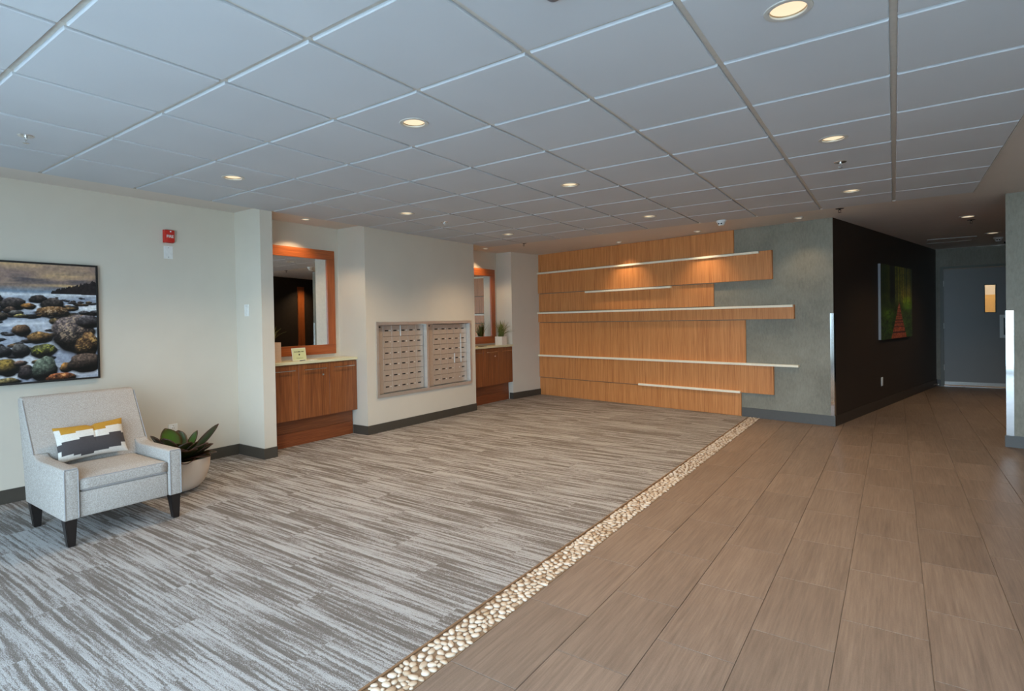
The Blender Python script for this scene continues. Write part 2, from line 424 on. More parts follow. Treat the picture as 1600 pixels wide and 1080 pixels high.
# ceiling
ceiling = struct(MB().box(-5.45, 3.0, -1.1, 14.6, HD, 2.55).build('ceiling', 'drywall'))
T = 0.6096; GX0, GY0 = 0.0048, 0.7602; XB0, XB1, YB1 = -4.872, 0.605, 6.79
GAP = 0.013
def ceil_tile_mesh(w, h, hole=False):
    bm = bmesh.new(); hx, hy = w / 2 - GAP, h / 2 - GAP; bv = 0.004; z0, z1 = 0.0, 0.0135
    def ring(a, b, z): return [bm.verts.new(p) for p in ((-a, -b, z), (a, -b, z), (a, b, z), (-a, b, z))]
    A_, B_, C_ = ring(hx - bv, hy - bv, z0), ring(hx, hy, bv), ring(hx, hy, z1)
    for P, Q in ((A_, B_), (B_, C_)):
        for i in range(4): bm.faces.new((P[i], P[(i + 1) % 4], Q[(i + 1) % 4], Q[i]))
    if not hole: bm.faces.new(A_[::-1])
    else:
        n = 32; r = 0.064
        H = [bm.verts.new((r * math.cos(2 * PI * (i + .5) / n - 3 * PI / 4), r * math.sin(2 * PI * (i + .5) / n - 3 * PI / 4), z0)) for i in range(n)]
        H2 = [bm.verts.new((v.co.x, v.co.y, z1)) for v in H]
        q = n // 4
        for sd in range(4):
            for i in range(q - 1): bm.faces.new((A_[sd] if i < q // 2 else A_[(sd + 1) % 4], H[sd * q + i], H[sd * q + i + 1]))
            bm.faces.new((A_[sd], A_[(sd + 1) % 4], H[sd * q + q // 2]))
            bm.faces.new((A_[(sd + 1) % 4], H[sd * q + q - 1], H[(sd * q + q) % n]))
        for i in range(n): bm.faces.new((H[i], H[(i + 1) % n], H2[(i + 1) % n], H2[i]))
    bmesh.ops.recalc_face_normals(bm, faces=bm.faces[:])
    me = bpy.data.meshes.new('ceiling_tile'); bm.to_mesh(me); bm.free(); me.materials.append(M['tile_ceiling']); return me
LIGHT_CELLS = {(i, j) for i in (-1, -4, -7) for j in (2, 5, 8)}
cache = {}
for i in range(-8, 1):
    for j in range(-3, 10):
        xa, xb = GX0 + i * T, GX0 + (i + 1) * T; ya, yb = GY0 + j * T, GY0 + (j + 1) * T
        xb = min(xb, XB1); yb = min(yb, YB1); ya = max(ya, SOUTH_Y + .01)
        if xb - xa < .1 or yb - ya < .1: continue
        hole = (i, j) in LIGHT_CELLS
        key = (round(xb - xa, 3), round(yb - ya, 3), hole)
        if key not in cache: cache[key] = ceil_tile_mesh(*key)
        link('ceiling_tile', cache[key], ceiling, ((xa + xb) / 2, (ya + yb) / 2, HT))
zg = HT + 0.0115
for i in range(-7, 1):
    x = GX0 + i * T; MB().box(x - .012, x + .012, SOUTH_Y, YB1, zg, zg + .004).build('grid_tee', 'grid', ceiling)
for j in range(-2, 10):
    y = GY0 + j * T
    for i in range(-8, 1):
        xa = GX0 + i * T + (.012 if i > -8 else 0); xb = min(GX0 + (i + 1) * T - .012, XB1)
        if j == 0 or True:
            MB().box(xa, xb, y - .012, y + .012, zg, zg + .004).build('grid_tee', 'grid', ceiling) if y < 6.7 and y > SOUTH_Y + .05 and i == -8 else None
    if SOUTH_Y + .05 < y < 6.7:
        MB().box(GX0 - 7 * T + .012, XB1, y - .012, y + .012, zg + .0005, zg + .0045).build('grid_tee', 'grid', ceiling)
MB().box(XB1 - .012, XB1, SOUTH_Y, YB1, HT + .002, HD).box(XB0, XB1, YB1 - .012, YB1, HT + .002, HD).box(XB0 - .0, XB0 + .01, SOUTH_Y, YB1, HT + .003, HD).build('edge_trim', 'grid', ceiling)

# baseboards
def bb(name, poly_pts, h, mat, off=0.012):
    (ax, ay), (bx2, by2) = poly_pts; d = Vector((bx2 - ax, by2 - ay, 0)).normalized(); n = Vector((d.y, -d.x, 0)) * off
    mb = MB().prism([(ax, ay), (bx2, by2), (bx2 + n.x, by2 + n.y), (ax + n.x, ay + n.y)], 0.0, h)
    return mb.build(name, mat)
mbs = MB()
BT = .012
mbs.box(XL, XL + BT, SOUTH_Y, 3.06 - BT, 0, .105); struct(mbs.build('baseboard_left', 'base'))
mbs = MB().prism([(XL, 3.06 - BT), (-4.86 + BT, 3.06 - BT), (-4.86 + BT, 3.19), (-4.86, 3.19), (-4.86, 3.06), (XL, 3.06)], 0, .105)
struct(mbs.build('baseboard_wing', 'base'))
mbs = MB().prism([(-5.12, y0 - BT), (XM + BT, y0 - BT), (XM + BT, y1), (XM, y1), (XM, y0), (-5.12, y0)], 0, .105)
struct(mbs.build('baseboard_mailbox', 'base'))
struct(MB().prism([(-5.11, 7.655 - BT), (-5.048 + BT, 7.655 - BT), (-4.945 + BT, 8.385), (-4.945, 8.39), (-5.048, 7.655), (-5.11, 7.655)], 0, .105).build('baseboard_pier', 'base'))
struct(MB().prism([wpt(1.04, 0), wpt(1.04, BT), wpt(-BT, BT), dpt(.0, BT), wpt(0, 0)], 0, .12).build('baseboard_back', 'base2'))
struct(MB().prism([dpt(0, BT), dpt(5.26, BT), dpt(5.26, 0), dpt(0, 0)], 0, .12).build('baseboard_hall', m_plain('dark_rubber_base', srgb(56, 46, 38), .5)))
struct(MB().prism([hpt(5.2, 0), hpt(5.2, -BT), rpt(-BT, -.15), rpt(-BT, BT), rpt(2.0, BT), rpt(2.0, 0), rpt(0, 0), rpt(0, -.15)], 0, .11).build('baseboard_right', 'base2'))
struct(MB().box(0.60, 0.655, YE - BT, YE, 0, .11).build('baseboard_end', 'base2'))

# floor finishes: carpet, edge strip, pebbles, tiles
XC, XP0, XP1 = -1.522, -1.512, -1.372
carpet = MB().prism([(XL, SOUTH_Y), (XC, SOUTH_Y), (XC, 7.76), (-4.93, 8.40), (XN, 8.45), (XN, 3.1), (XL, 3.1)], -0.008, 0.004).build('carpet', 'carpet', floor)
MB().box(XC, XP0, SOUTH_Y, 7.76, -.008, .005).build('edge_strip', m_plain('bronze_edge_strip', srgb(140, 112, 86), 0.4, 0.4), floor)
MB().box(XP0, XP1, SOUTH_Y, 7.74, -.008, -.002).build('pebble_bed', 'mortar', floor)

def in_view(x, y, z=0.0, mg=30):
    d = Vector((x, y, z)) - EYE; w = d.dot(fwd)
    if w < .2: return False
    px = 800 - 39.68 + FOCAL_PX * d.dot(r2) / w; py = 540 - 27.68 - FOCAL_PX * d.dot(u2) / w
    return -mg < px < 1600 + mg and -mg < py < 1080 + mg
TW, TL, TX0 = 0.2945, 0.579, -1.370
tile_me = None
rest = MB()
for i in range(0, 15):
    x = TX0 + (i + .5) * TW
    base = 1.615 + (0.289 if i % 2 else 0.0)
    for j in range(-5, 20):
        y = base + (j + .5) * TL
        if y - TL / 2 < SOUTH_Y or y > 12.9: continue
        s_ = (Vector((x, y, 0)) - CW); so = s_.dot(nW); dn = s_.dot(DN)
        if so < -.25 and dn < -.25: continue
        s2_ = Vector((x, y, 0)) - RW; 
        if s2_.dot(rn_) < -.3 and (s2_ + rn_ * .15).dot(DN) > .3: continue
        vis = any(in_view(x + a * TW / 2, y + b * TL / 2) for a in (-1, 0, 1) for b in (-1, 0, 1))
        if not vis:
            rest.box(x - TW / 2 + .0014, x + TW / 2 - .0011, y - TL / 2 + .0011, y + TL / 2 - .0014, -.0078, 0); continue
        if tile_me is None:
            bm = bmesh.new(); hx, hy, bv = TW / 2 - .0011, TL / 2 - .0011, .0012
            rr = [[bm.verts.new((sx * a, sy * b, z)) for sx, sy in ((-1, -1), (1, -1), (1, 1), (-1, 1))] for a, b, z in ((hx, hy, -.0078), (hx, hy, -bv), (hx - bv, hy - bv, 0))]
            for P, Q in zip(rr, rr[1:]):
                for k_ in range(4): bm.faces.new((P[k_], P[(k_ + 1) % 4], Q[(k_ + 1) % 4], Q[k_]))
            bm.faces.new(rr[2]); bmesh.ops.recalc_face_normals(bm, faces=bm.faces[:])
            tile_me = bpy.data.meshes.new('floor_tile'); bm.to_mesh(tile_me); bm.free(); tile_me.materials.append(M['tile_floor'])
        link('floor_tile', tile_me, floor, (x, y, 0))
stuff(rest.build('floor_tile_rest', 'tile_floor', floor))

# pebbles
peb = []; cells = {}
def try_peb(x, y, r):
    k = (int(x / .04), int(y / .04))
    for a in (-1, 0, 1):
        for b in (-1, 0, 1):
            for (px_, py_, pr) in cells.get((k[0] + a, k[1] + b), ()):
                if (px_ - x) ** 2 + (py_ - y) ** 2 < (0.96 * (pr + r)) ** 2: return False
    cells.setdefault(k, []).append((x, y, r)); peb.append((x, y, r)); return True
for r_, tries in ((.0162, 1800), (.0142, 5000), (.0122, 9000), (.010, 10000), (.0078, 5000)):
    for _ in range(tries):
        try_peb(XP0 + r_ * .9 + random.random() * (XP1 - XP0 - 1.8 * r_), 0.75 + random.random() * 7.0, r_ * random.uniform(.92, 1.08))
peb.sort(key=lambda p: p[1])
def pebble_bm(bm, x, y, r, rot, asp, flat, sub, zc):
    mx = Matrix.Translation((x, y, zc)) @ Matrix.Rotation(rot, 4, 'Z') @ Matrix.Diagonal((r * asp, r / asp ** .6, r * flat, 1))
    res = bmesh.ops.create_icosphere(bm, subdivisions=sub, radius=1.0, matrix=mx)
    k1, k2 = random.random() * 6, random.random() * 6
    for v in res['verts']:
        a = math.atan2(v.co.y - y, v.co.x - x); s = 1 + .07 * math.sin(2 * a + k1) + .06 * math.sin(3 * a + k2)
        v.co.x = x + (v.co.x - x) * s; v.co.y = y + (v.co.y - y) * s
peb_mesh = []
for _ in range(10):
    bm = bmesh.new(); pebble_bm(bm, 0, 0, 1, 0, random.uniform(1.08, 1.38), random.uniform(.42, .6), 2, 0)
    me = bpy.data.meshes.new('pebble'); bm.to_mesh(me); bm.free()
    for p in me.polygons: p.use_smooth = True
    me.materials.append(M['pebble']); peb_mesh.append(me)
vis_peb = [p for p in peb if in_view(p[0], p[1], 0, 8)]
near = set(vis_peb[:296]); bm = bmesh.new()
for p in peb:
    x, y, r = p
    if p in near:
        o = link('pebble', random.choice(peb_mesh), floor, (x, y, 0.0)); o.scale = (r, r, r); o.rotation_euler = (0, 0, random.random() * 6.28)
    elif y > 1.0:
        pebble_bm(bm, x, y, r, random.random() * 6.28, random.uniform(1.08, 1.38), .5, 2 if y < 4.5 else 1, 0.0)
me = bpy.data.meshes.new('pebble_rest'); bm.to_mesh(me); bm.free(); me.materials.append(M['pebble'])
for p in me.polygons: p.use_smooth = True
stuff(link('pebble_rest', me, floor))

# ------------------------------------------------------------------ wood feature wall (parts of wall_back)
wallM = Matrix.Translation(CW) @ Matrix.Rotation(PI - ang, 4, 'Z')   # local x = dW, local y = nW... checked below
def wall_part(name, mat, s0, s1, z0, z1, o0, o1, bevel=.0015):
    mb = MB().box(s0, s1, min(o0, o1), max(o0, o1), z0, z1, bevel, 1)
    o = mb.build(name, mat, wall_back); 
    X = Vector(dW); Y = Vector(nW); Z = Vector((0, 0, 1))
    mm = Matrix((X, Y, Z)).transposed().to_4x4(); mm.translation = CW
    o.matrix_local = mm; return o
PAN = [(1.12, 2.104, 2.403, .022), (0.65, 1.740, 2.096, .046), (1.39, 1.426, 1.731, .022), (0.405, 1.248, 1.417, .046),
       (0.983, 0.692, 1.239, .022), (0.648, 0.312, 0.683, .036), (1.048, 0.006, 0.303, .022)]
for s0, z0, z1, th in PAN: wall_part('wood_panel', 'wood', s0, LW, z0, z1, 0.0, th)
for s0, s1, zc, pr in [(0.795, LW, 2.082, .07), (1.987, 3.452, 1.717, .07), (0.408, LW, 1.403, .075), (0.355, LW, 0.680, .07), (1.045, 2.518, 0.317, .065)]:
    wall_part('ledge_strip', 'ledge', s0, s1, zc - .014, zc + .014, .015, pr, .002)
# corner guards
g = tag(MB().prism([wpt(0.035, 0), wpt(0.035, .003), wpt(-.003, .003), dpt(.05, .003), dpt(.05, 0), wpt(0, 0)], .12, 1.306).build('corner_guard', 'steel'),
        'steel corner guard on the edge between grey textured wall and dark hallway wall', 'corner guard', 'steel corner guards')
g = tag(MB().prism([rpt(0.052, 0), rpt(0.052, .003), rpt(-.003, .003), rpt(-.003, -.05), rpt(0, -.05), rpt(0, 0)], .11, 1.295).build('corner_guard', 'steel'),
        'bright steel corner guard on the wall end beside the grey hallway door', 'corner guard', 'steel corner guards')

# ------------------------------------------------------------------ hall end door
def b_(x0, x1, ya, yb, z0, z1, name, mat, par, bev=0.0, smooth=False): return MB().box(x0, x1, ya, yb, z0, z1, bev).build(name, mat, par, smooth)
door = struct(thing('door_1', 'grey hallway door', 'door')); 
for kk in ('label', 'category'): del door[kk]
mb = MB(); Yd = YE + .05
mb.box(.705, 1.254, Yd, Yd + .045, .02, 2.05).box(1.39, 1.605, Yd, Yd + .045, .02, 2.05).box(1.254, 1.39, Yd, Yd + .045, .02, 1.287).box(1.254, 1.39, Yd, Yd + .045, 1.75, 2.05)
mb.build('door_leaf', 'door', door)
mb = MB().box(.655, .70, YE - .012, YE + .14, 0, 2.095).box(1.61, 1.655, YE - .012, YE + .14, 0, 2.095).box(.70, 1.61, YE - .012, YE + .14, 2.055, 2.095)
mb.build('door_frame', 'door_frame', door)
mb = MB().box(1.242, 1.254, Yd - .006, Yd + .05, 1.275, 1.762).box(1.39, 1.402, Yd - .006, Yd + .05, 1.275, 1.762).box(1.254, 1.39, Yd - .006, Yd + .05, 1.275, 1.287).box(1.254, 1.39, Yd - .006, Yd + .05, 1.75, 1.762)
mb.build('glazing_bead', 'door_frame', door)
b_(1.254, 1.39, Yd + .02, Yd + .026, 1.287, 1.75, 'door_pane', 'glass', door)
for z in (1.80, 1.06, .33): MB().tube([(.703, YE - .006, z - .05), (.703, YE - .006, z + .05)], .008, 8).build('hinge', 'pale_metal', door)
b_(.71, 1.60, Yd - .014, Yd, .022, .08, 'door_sweep', 'pale_metal', door, .002)
hp = b_(1.437, 1.555, Yd - .005, Yd, .85, 1.24, 'handle_plate', 'pale_metal', door, .002)
MB().box(1.486, 1.504, Yd - .03, Yd - .005, .90, 1.19, .004).build('door_handle', 'black', hp)
b_(.66, 1.65, YE, YE + .14, -.004, .008, 'threshold', 'alu', door)
# door stop at the end of the dark wall base
p = dpt(4.95, .012)
ds = thing('door_stop', 'small chrome door stop on the baseboard at the far end of the dark wall', 'door stop', (p[0], p[1], .055), math.atan2(DN.y, DN.x))
MB().tube([(0, 0, 0), (.06, 0, 0)], .007, 8).build('stem', 'chrome', ds, True)
MB().tube([(.06, 0, 0), (.078, 0, 0)], .012, 10).build('bumper', 'white_plastic', ds, True)

# ------------------------------------------------------------------ niches: cabinets, counters, mirrors
def cabinet(label, ya, yb):
    c0 = thing('wall_cabinet', label, 'cabinet', (XN, ya, 0), 0, 'veneered niche cabinets')
    W = yb - ya; D = .295
    MB().box(.002, D - .02, .002, W - .002, .29, .866).build('body', 'cab', c0)
    MB().box(.002, .220, .004, W - .012, 0.003, .145).build('plinth', 'cabh', c0)
    MB().box(.002, .217, .004, W - .012, .147, .29).build('plinth', 'cabh', c0)
    n = 3; w = W / n
    for i in range(n):
        d = MB().box(D - .02, D, i * w + .002, (i + 1) * w - .002, .288, .862, .0012, 1).build('cabinet_door', 'cab', c0)
        yc = (i + .5) * w; mb = MB()
        mb.tube([(D + .03, yc - .14, .805), (D + .03, yc + .14, .805)], .0055, 8)
        for q in (-.12, .12): mb.tube([(D, yc + q, .805), (D + .03, yc + q, .805)], .004, 8)
        mb.build('handle', 'steel', d, True)
        if i == 1: MB().tube([(D, yc + .115, .735), (D + .006, yc + .115, .735)], .011, 12).build('door_lock', 'chrome', d, True)
    return c0
cabinet('reddish veneered cabinet under the cream counter between wing wall and mailboxes', 3.192, 4.373)
cabinet('reddish veneered cabinet under counter between mailboxes and wood panel wall', 6.432, 7.652)
tag(MB().box(XN + .001, -5.032, 3.192, 4.373, .868, .897, .002, 1).build('countertop', 'counter'), 'cream countertop holding the small framed notice card', 'countertop', 'cream niche countertops')
tag(MB().box(XN + .001, -5.025, 6.432, 7.653, .868, .897, .002, 1).build('countertop', 'counter'), 'cream countertop holding the grassy plant in square white pot', 'countertop', 'cream niche countertops')

def mirror(label, ya, yb, za, zb, fw):
    c0 = thing('wall_mirror', label, 'mirror', (XN, ya, za), 0, 'wood framed niche mirrors')
    W, H = yb - ya, zb - za
    MB().box(.001, .03, 0, W, 0, fw, .001, 1).build('frame_rail', 'frame_wood', c0)
    MB().box(.001, .03, 0, W, H - fw, H, .001, 1).build('frame_rail', 'frame_wood', c0)
    MB().box(.001, .03, 0, fw, fw, H - fw, .001, 1).build('frame_rail', 'frame_wood_v', c0)
    MB().box(.001, .03, W - fw, W, fw, H - fw, .001, 1).build('frame_rail', 'frame_wood_v', c0)
    MB().box(.004, .016, fw - .004, W - fw + .004, fw - .004, H - fw + .004).build('mirror_glass', 'mirror', c0)
mirror('wood framed wall mirror above the counter with the notice card', 3.333, 4.296, 0.939, 2.135, 0.108)
mirror('wood framed wall mirror above the counter with the grassy plant', 6.636, 7.569, 0.925, 2.124, 0.112)

# items on the counters
def paint_card(nu, nv):
    im = np.ones((nv, nu, 3)) * np.array(srgb(206, 210, 160))
    yy, xx = np.mgrid[0:nv, 0:nu]; u = xx / (nu - 1); v = yy / (nv - 1)     # v from bottom
    rs = np.random.default_rng(3)
    stroke = rs.random((nv, nu)) > .35
    im[(abs(v - .70) < .035) & (abs(u - .5) < .38) & stroke] = srgb(48, 60, 40)
    for vv in (.22, .14): im[(abs(v - vv) < .018) & (abs(u - .5) < .25) & stroke] = srgb(120, 124, 92)
    im[((u - .5) * 1.3) ** 2 + (v - .46) ** 2 < .0055] = srgb(60, 52, 44)
    im[(u < .03) | (u > .97) | (v < .04) | (v > .96)] = srgb(222, 222, 190)
    return im
cd = thing('notice_card', 'small pale green notice card standing on the niche counter', 'sign', (-5.17, 3.69, .898), 0)
nu, nv = 60, 46
uu, vv = np.meshgrid(np.linspace(-.085, .085, nu), np.linspace(0.004, .13, nv))
P = np.stack([-.022 * vv / .13 + .0045, uu, vv], -1)
grid_mesh('card_face', P, paint_card(nu, nv), 'cardface', cd, 0, False)
MB().box(-.002, .003, -.087, .087, 0, .134, .001, 1, Matrix.Rotation(-.168, 4, 'Y')).build('card_holder', 'white_plastic', cd)
MB().box(-.05, .008, -.08, .08, 0, .003).build('holder_foot', 'white_plastic', cd)
tag(MB().box(-5.14, -5.07, 3.64, 3.73, .8975, .8995, 0, 1).build('paper_slip', 'paper'), 'small white paper slip lying nearer the notice card', 'paper', 'paper slips on the counter')
mx = Matrix.Translation((-5.085, 3.80, .8975)) @ Matrix.Rotation(.5, 4, 'Z')
tag(MB().box(-.03, .03, -.055, .055, 0, .006, .001, 1, mx).build('folded_leaflet', 'paper'), 'folded white leaflet lying on the niche counter past the notice card', 'leaflet', 'paper slips on the counter')
pn = thing('pen', 'dark slim pen lying beside the paper slip in front of the notice card', 'pen', (-5.075, 3.66, .9015), .35)
MB().tube([(0, -.05, 0), (0, .04, 0)], .004, 8).build('barrel', 'black', pn, True)
MB().lathe([(.004, 0), (.0008, .014)], 8).build('tip', 'steel', pn, True, (0, .04, 0)).rotation_euler = (-PI / 2, 0, 0)
tag(MB().box(-5.13, -5.06, 6.83, 6.96, .8975, .9035, .002, 1).build('card_tray', 'black'), 'flat black tray on the counter in front of the second mirror', 'tray')

random.seed(5)
def grass_plant(name, label, loc, size, h, pot_mat, blades, bl, group):
    c0 = thing(name, label, 'plant', loc, 0, group); a = size / 2
    mb = MB(); t_ = .008
    mb.box(-a, a, -a, -a + t_, 0, h).box(-a, a, a - t_, a, 0, h).box(-a, -a + t_, -a + t_, a - t_, 0, h).box(a - t_, a, -a + t_, a - t_, 0, h).box(-a + t_, a - t_, -a + t_, a - t_, 0, .01)
    mb.build('pot', pot_mat, c0)
    MB().box(-a + t_, a - t_, -a + t_, a - t_, h - .03, h - .012).build('soil', 'soil', c0)
    bm = bmesh.new()
    for i in range(blades):
        az = random.random() * 2 * PI; L = bl * random.uniform(.6, 1.1); lean = random.uniform(.2, 1.45) * (.42 if math.cos(az) < .1 else 1.0); w = .0065
        bx0, by0 = random.uniform(-a, a) * .5, random.uniform(-a, a) * .5
        prev = None; x = 0; z = h - .015; N = 6
        pa = Vector((-math.sin(az), math.cos(az), 0))
        for k in range(N + 1):
            f = k / N; th = lean * (0.35 + .9 * f)
            if k: x += L / N * math.sin(th); z += L / N * math.cos(th)
            cx_ = Vector((bx0 + x * math.cos(az), by0 + x * math.sin(az), z)); ww = w * (1 - f) ** .6 + .0006
            cur = (bm.verts.new(cx_ - pa * ww), bm.verts.new(cx_ + Vector((0, 0, -.0015))), bm.verts.new(cx_ + pa * ww))
            if prev:
                bm.faces.new((prev[0], prev[1], cur[1], cur[0])); bm.faces.new((prev[1], prev[2], cur[2], cur[1]))
            prev = cur
    me = bpy.data.meshes.new('foliage'); bm.to_mesh(me); bm.free(); me.materials.append(M['grass'])
    stuff(link('foliage', me, c0))
    return c0
grass_plant('potted_grass', 'grassy plant in square white pot on the second niche counter', (-5.13, 7.445, .898), .135, .135, 'pot_white', 80, .27, 'potted grasses in the niches')
grass_plant('potted_grass', 'grassy plant in tall blush pot half hidden behind the white wing wall', (-5.175, 3.345, .898), .15, .205, 'pot_pink', 50, .2, 'potted grasses in the niches')

# ------------------------------------------------------------------ mailbox unit
mu = thing('mailbox_unit', 'recessed aluminium mailbox bank with rows of small locked doors', 'mailboxes', (XM, 4.52, .405))
Wm, Hm = 1.81, .89           # outer frame
D_ = -.052                   # recess of the door plane
mb = MB(); fo = .014
mb.box(-.02, fo, 0, Wm, Hm - .034, Hm).box(-.02, fo, 0, Wm, 0, .034).box(-.02, fo, 0, .034, .034, Hm - .034).box(-.02, fo, Wm - .036, Wm, .034, Hm - .034)
mb.build('outer_frame', 'alu', mu)
mb = MB().box(D_ - .02, .008, .872, .905, .034, Hm - .034); mb.build('centre_post', 'alu', mu)
MB().box(D_ - .055, D_ - .03, .034, Wm - .036, .034, Hm - .034).build('back_panel', 'black', mu)
MB().box(D_ - .03, .0, .02, .034, .034, Hm - .034).build('side_jamb', 'alu', mu)
MB().box(D_ - .03, .0, Wm - .037, Wm - .02, .034, Hm - .034).build('side_jamb', 'alu', mu)
z0, z1 = .040, Hm - .040; RH = (z1 - z0) / 6
def rowz(k): return z0 + k * RH
dme = {}
def mail_door(y0, y1, k, lit_edge, slot, lock):
    w, h = y1 - y0 - .003, RH - .004
    key = (round(w, 4), round(h, 4))
    if key not in dme:
        bm = MB().box(0, .012, -w, 0, 0, h, .0012, 1).bm; me = bpy.data.meshes.new('mailbox_door'); bm.to_mesh(me); bm.free(); me.materials.append(M['mailface']); dme[key] = me
    o = link('mailbox_door', dme[key], mu, (D_ - .012, y1 - .0015, rowz(k) + .002))
    if lit_edge: MB().box(.010, .024, -w, -w + .006, 0, h).build('lit_edge_strip', 'white_plastic', o)  # white strip stands in for daylight caught on a proud door edge
    if slot: link('name_slot', slot_me, o, (.012, -w * .62, h * .52))
    if lock: link('lock', lock_me, o, (.012, -w * .2, h * .52))
b1 = MB().box(-.001, .003, -.026, .026, -.0075, .0075); slot_me = bpy.data.meshes.new('name_slot'); b1.bm.to_mesh(slot_me); slot_me.materials.append(M['black'])
b1 = MB().tube([(-.001, 0, 0), (.004, 0, 0)], .0065, 10); lock_me = bpy.data.meshes.new('lock'); b1.bm.to_mesh(lock_me); lock_me.materials.append(M['white_plastic'])
for side, (ys, ye, st0) in enumerate(((.165, .870, .036), (1.065, Wm - .038, .906))):
    st = MB().box(D_ - .012, D_, st0, ys - .003, .036, Hm - .036, .001, 1).build('stile', 'mailface', mu)
    MB().box(D_ - .001, D_ + .002, st0 + .02, st0 + .09, Hm - .068, Hm - .052).build('number_plate', 'black', st)
    MB().tube([(D_ - .001, st0 + .06, Hm * .45), (D_ + .005, st0 + .06, Hm * .45)], .008, 10).build('lock', 'chrome', st, True)
    cw = (ye - ys) / 5
    for k in range(6):
        for c_ in range(5):
            row = 5 - k
            edge_lit = 0
            if side == 0 and row == 0 and c_ == 2: edge_lit = .09
            if side == 1 and c_ == 4 and row in (1, 2, 3): edge_lit = .07
            if side == 1 and c_ == 3 and row == 3: edge_lit = .09
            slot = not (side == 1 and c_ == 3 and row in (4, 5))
            mail_door(ys + c_ * cw, ys + (c_ + 1) * cw, k, edge_lit, slot, not (c_ == 4))
MB().box(D_ - .012, D_ - .001, .036, .87, Hm - .04, Hm - .034).build('top_rail', 'alu', mu)

# ------------------------------------------------------------------ electrical plates, alarm
def plate(name, label, cat, loc, rotz, w, h, kind, group=None):
    c0 = thing(name, label, cat, loc, rotz, group)     # local +x points out of the wall
    MB().box(0, .006, -w / 2, w / 2, -h / 2, h / 2, .002, 2).build('cover_plate', 'white_plastic', c0)
    if kind == 'outlet':
        for q in (-1, 1):
            so = MB().box(.004, .008, -.017, .017, q * .022 - .014, q * .022 + .014, .003, 2).build('socket', 'white_plastic', c0)
            MB().box(.0075, .0083, -.008, -.0055, q * .022 - .004, q * .022 + .006).box(.0075, .0083, .0055, .008, q * .022 - .004, q * .022 + .006).build('slot', 'black', so)
    if kind == 'switch':
        MB().box(.004, .010, -.016, .016, -.033, .033, .002, 1).build('rocker', 'white_plastic', c0)
    for q in (-1, 1): MB().tube([(.005, 0, q * h * .37), (.0075, 0, q * h * .37)], .004, 8).build('screw', 'steel', c0)
    return c0
plate('wall_plate', 'blank white cover plate on the wall just under the red fire alarm', 'wall plate', (XL, 2.423, 1.955), 0, .078, .115, 'blank')
plate('power_outlet', 'white wall outlet above the baseboard behind the potted succulent', 'outlet', (XL, 2.427, .343), 0, .08, .118, 'outlet')
plate('light_switch', 'white rocker switch on the face of the wing wall', 'switch', (-5.11, 3.06, 1.43), -PI / 2, .075, .115, 'switch')
p = dpt(1.905, 0)
plate('power_outlet', 'small white outlet low on the dark hallway wall', 'outlet', (p[0], p[1], .357), math.atan2(DN.y, DN.x), .075, .12, 'outlet')
fa = thing('fire_alarm', 'red wall mounted fire alarm with white lettering', 'fire alarm', (XL, 2.423, 2.098))
MB().box(0, .012, -.044, .044, -.058, .058, .002, 1).build('back_box', 'red_plastic', fa)
MB().box(.012, .045, -.042, .042, -.056, .056, .008, 2).build('housing', 'red_plastic', fa, True)
MB().tube([(.044, .004, .040), (.05, .004, .040)], .006, 8).build('strobe_lens', 'white_plastic', fa, True)
fc = bpy.data.curves.new('lettering', 'FONT'); fc.body = 'FIRE'; fc.size = .034; fc.align_x = 'CENTER'; fc.align_y = 'CENTER'; fc.extrude = .0006; fc.offset = .0008
fo_ = bpy.data.objects.new('tmp', fc); COL.objects.link(fo_)
bpy.context.view_layer.update()
fm = bpy.data.meshes.new_from_object(fo_.evaluated_get(bpy.context.evaluated_depsgraph_get())); bpy.data.objects.remove(fo_)
fm.materials.clear(); fm.materials.append(M['white_plastic'])
lt = link('lettering', fm, fa, (.0458, 0, -.004)); lt.rotation_euler = (PI / 2, 0, PI / 2)

# ------------------------------------------------------------------ ceiling lights
def spot(parent, loc, watts, size, blend, rot=(0, 0, 0), rad=.012):
    ld = bpy.data.lights.new('lamp', 'SPOT'); ld.energy = watts; ld.color = WARM; ld.spot_size = math.radians(size); ld.spot_blend = blend; ld.shadow_soft_size = rad
    lo = bpy.data.objects.new('lamp', ld); COL.objects.link(lo); lo.parent = parent; lo.location = loc; lo.rotation_euler = rot
def downlight(label, x, y, z, watts, r=.08, recess=True, cone=128, blend=1.0, tilt=(0, 0, 0), lens=True):
    c0 = thing('downlight', label, 'ceiling light', (x, y, z), 0, 'recessed ceiling downlights')
    k = r / .08
    if recess:
        MB().lathe([(.061 * k, .006), (.0605 * k, -.003), (.066 * k, -.0045), (.078 * k, -.003), (.08 * k, .0)], 40).build('trim_ring', 'trim_ring', c0, True)
        MB().lathe([(.0615 * k, .0), (.0605 * k, .006), (.059 * k, .012)], 40).build('reflector', 'reflector', c0, True)
        MB().lathe([(.0, .0085), (.0595 * k, .0085), (.0595 * k, .0105), (0, .0105)], 40).build('lens', 'lens', c0)
        spot(c0, (0, 0, -.004), watts, cone, blend, tilt)
    else:
        MB().lathe([(.055 * k, -.001), (.056 * k, -.009), (.062 * k, -.010), (.078 * k, -.004), (.08 * k, 0)], 40).build('trim_ring', 'trim_ring', c0, True)
        MB().lathe([(0, -.003), (.0555 * k, -.003), (.0555 * k, -.001), (0, -.001)], 32).build('lens', 'lens' if lens else 'trim_ring', c0)
        spot(c0, (0, 0, -.016), watts, cone, blend, tilt)
    return c0
LX = {-1: GX0 - .5 * T, -4: GX0 - 3.5 * T, -7: GX0 - 6.5 * T}; LY = {j: GY0 + (j + .5) * T for j in (2, 5, 8)}
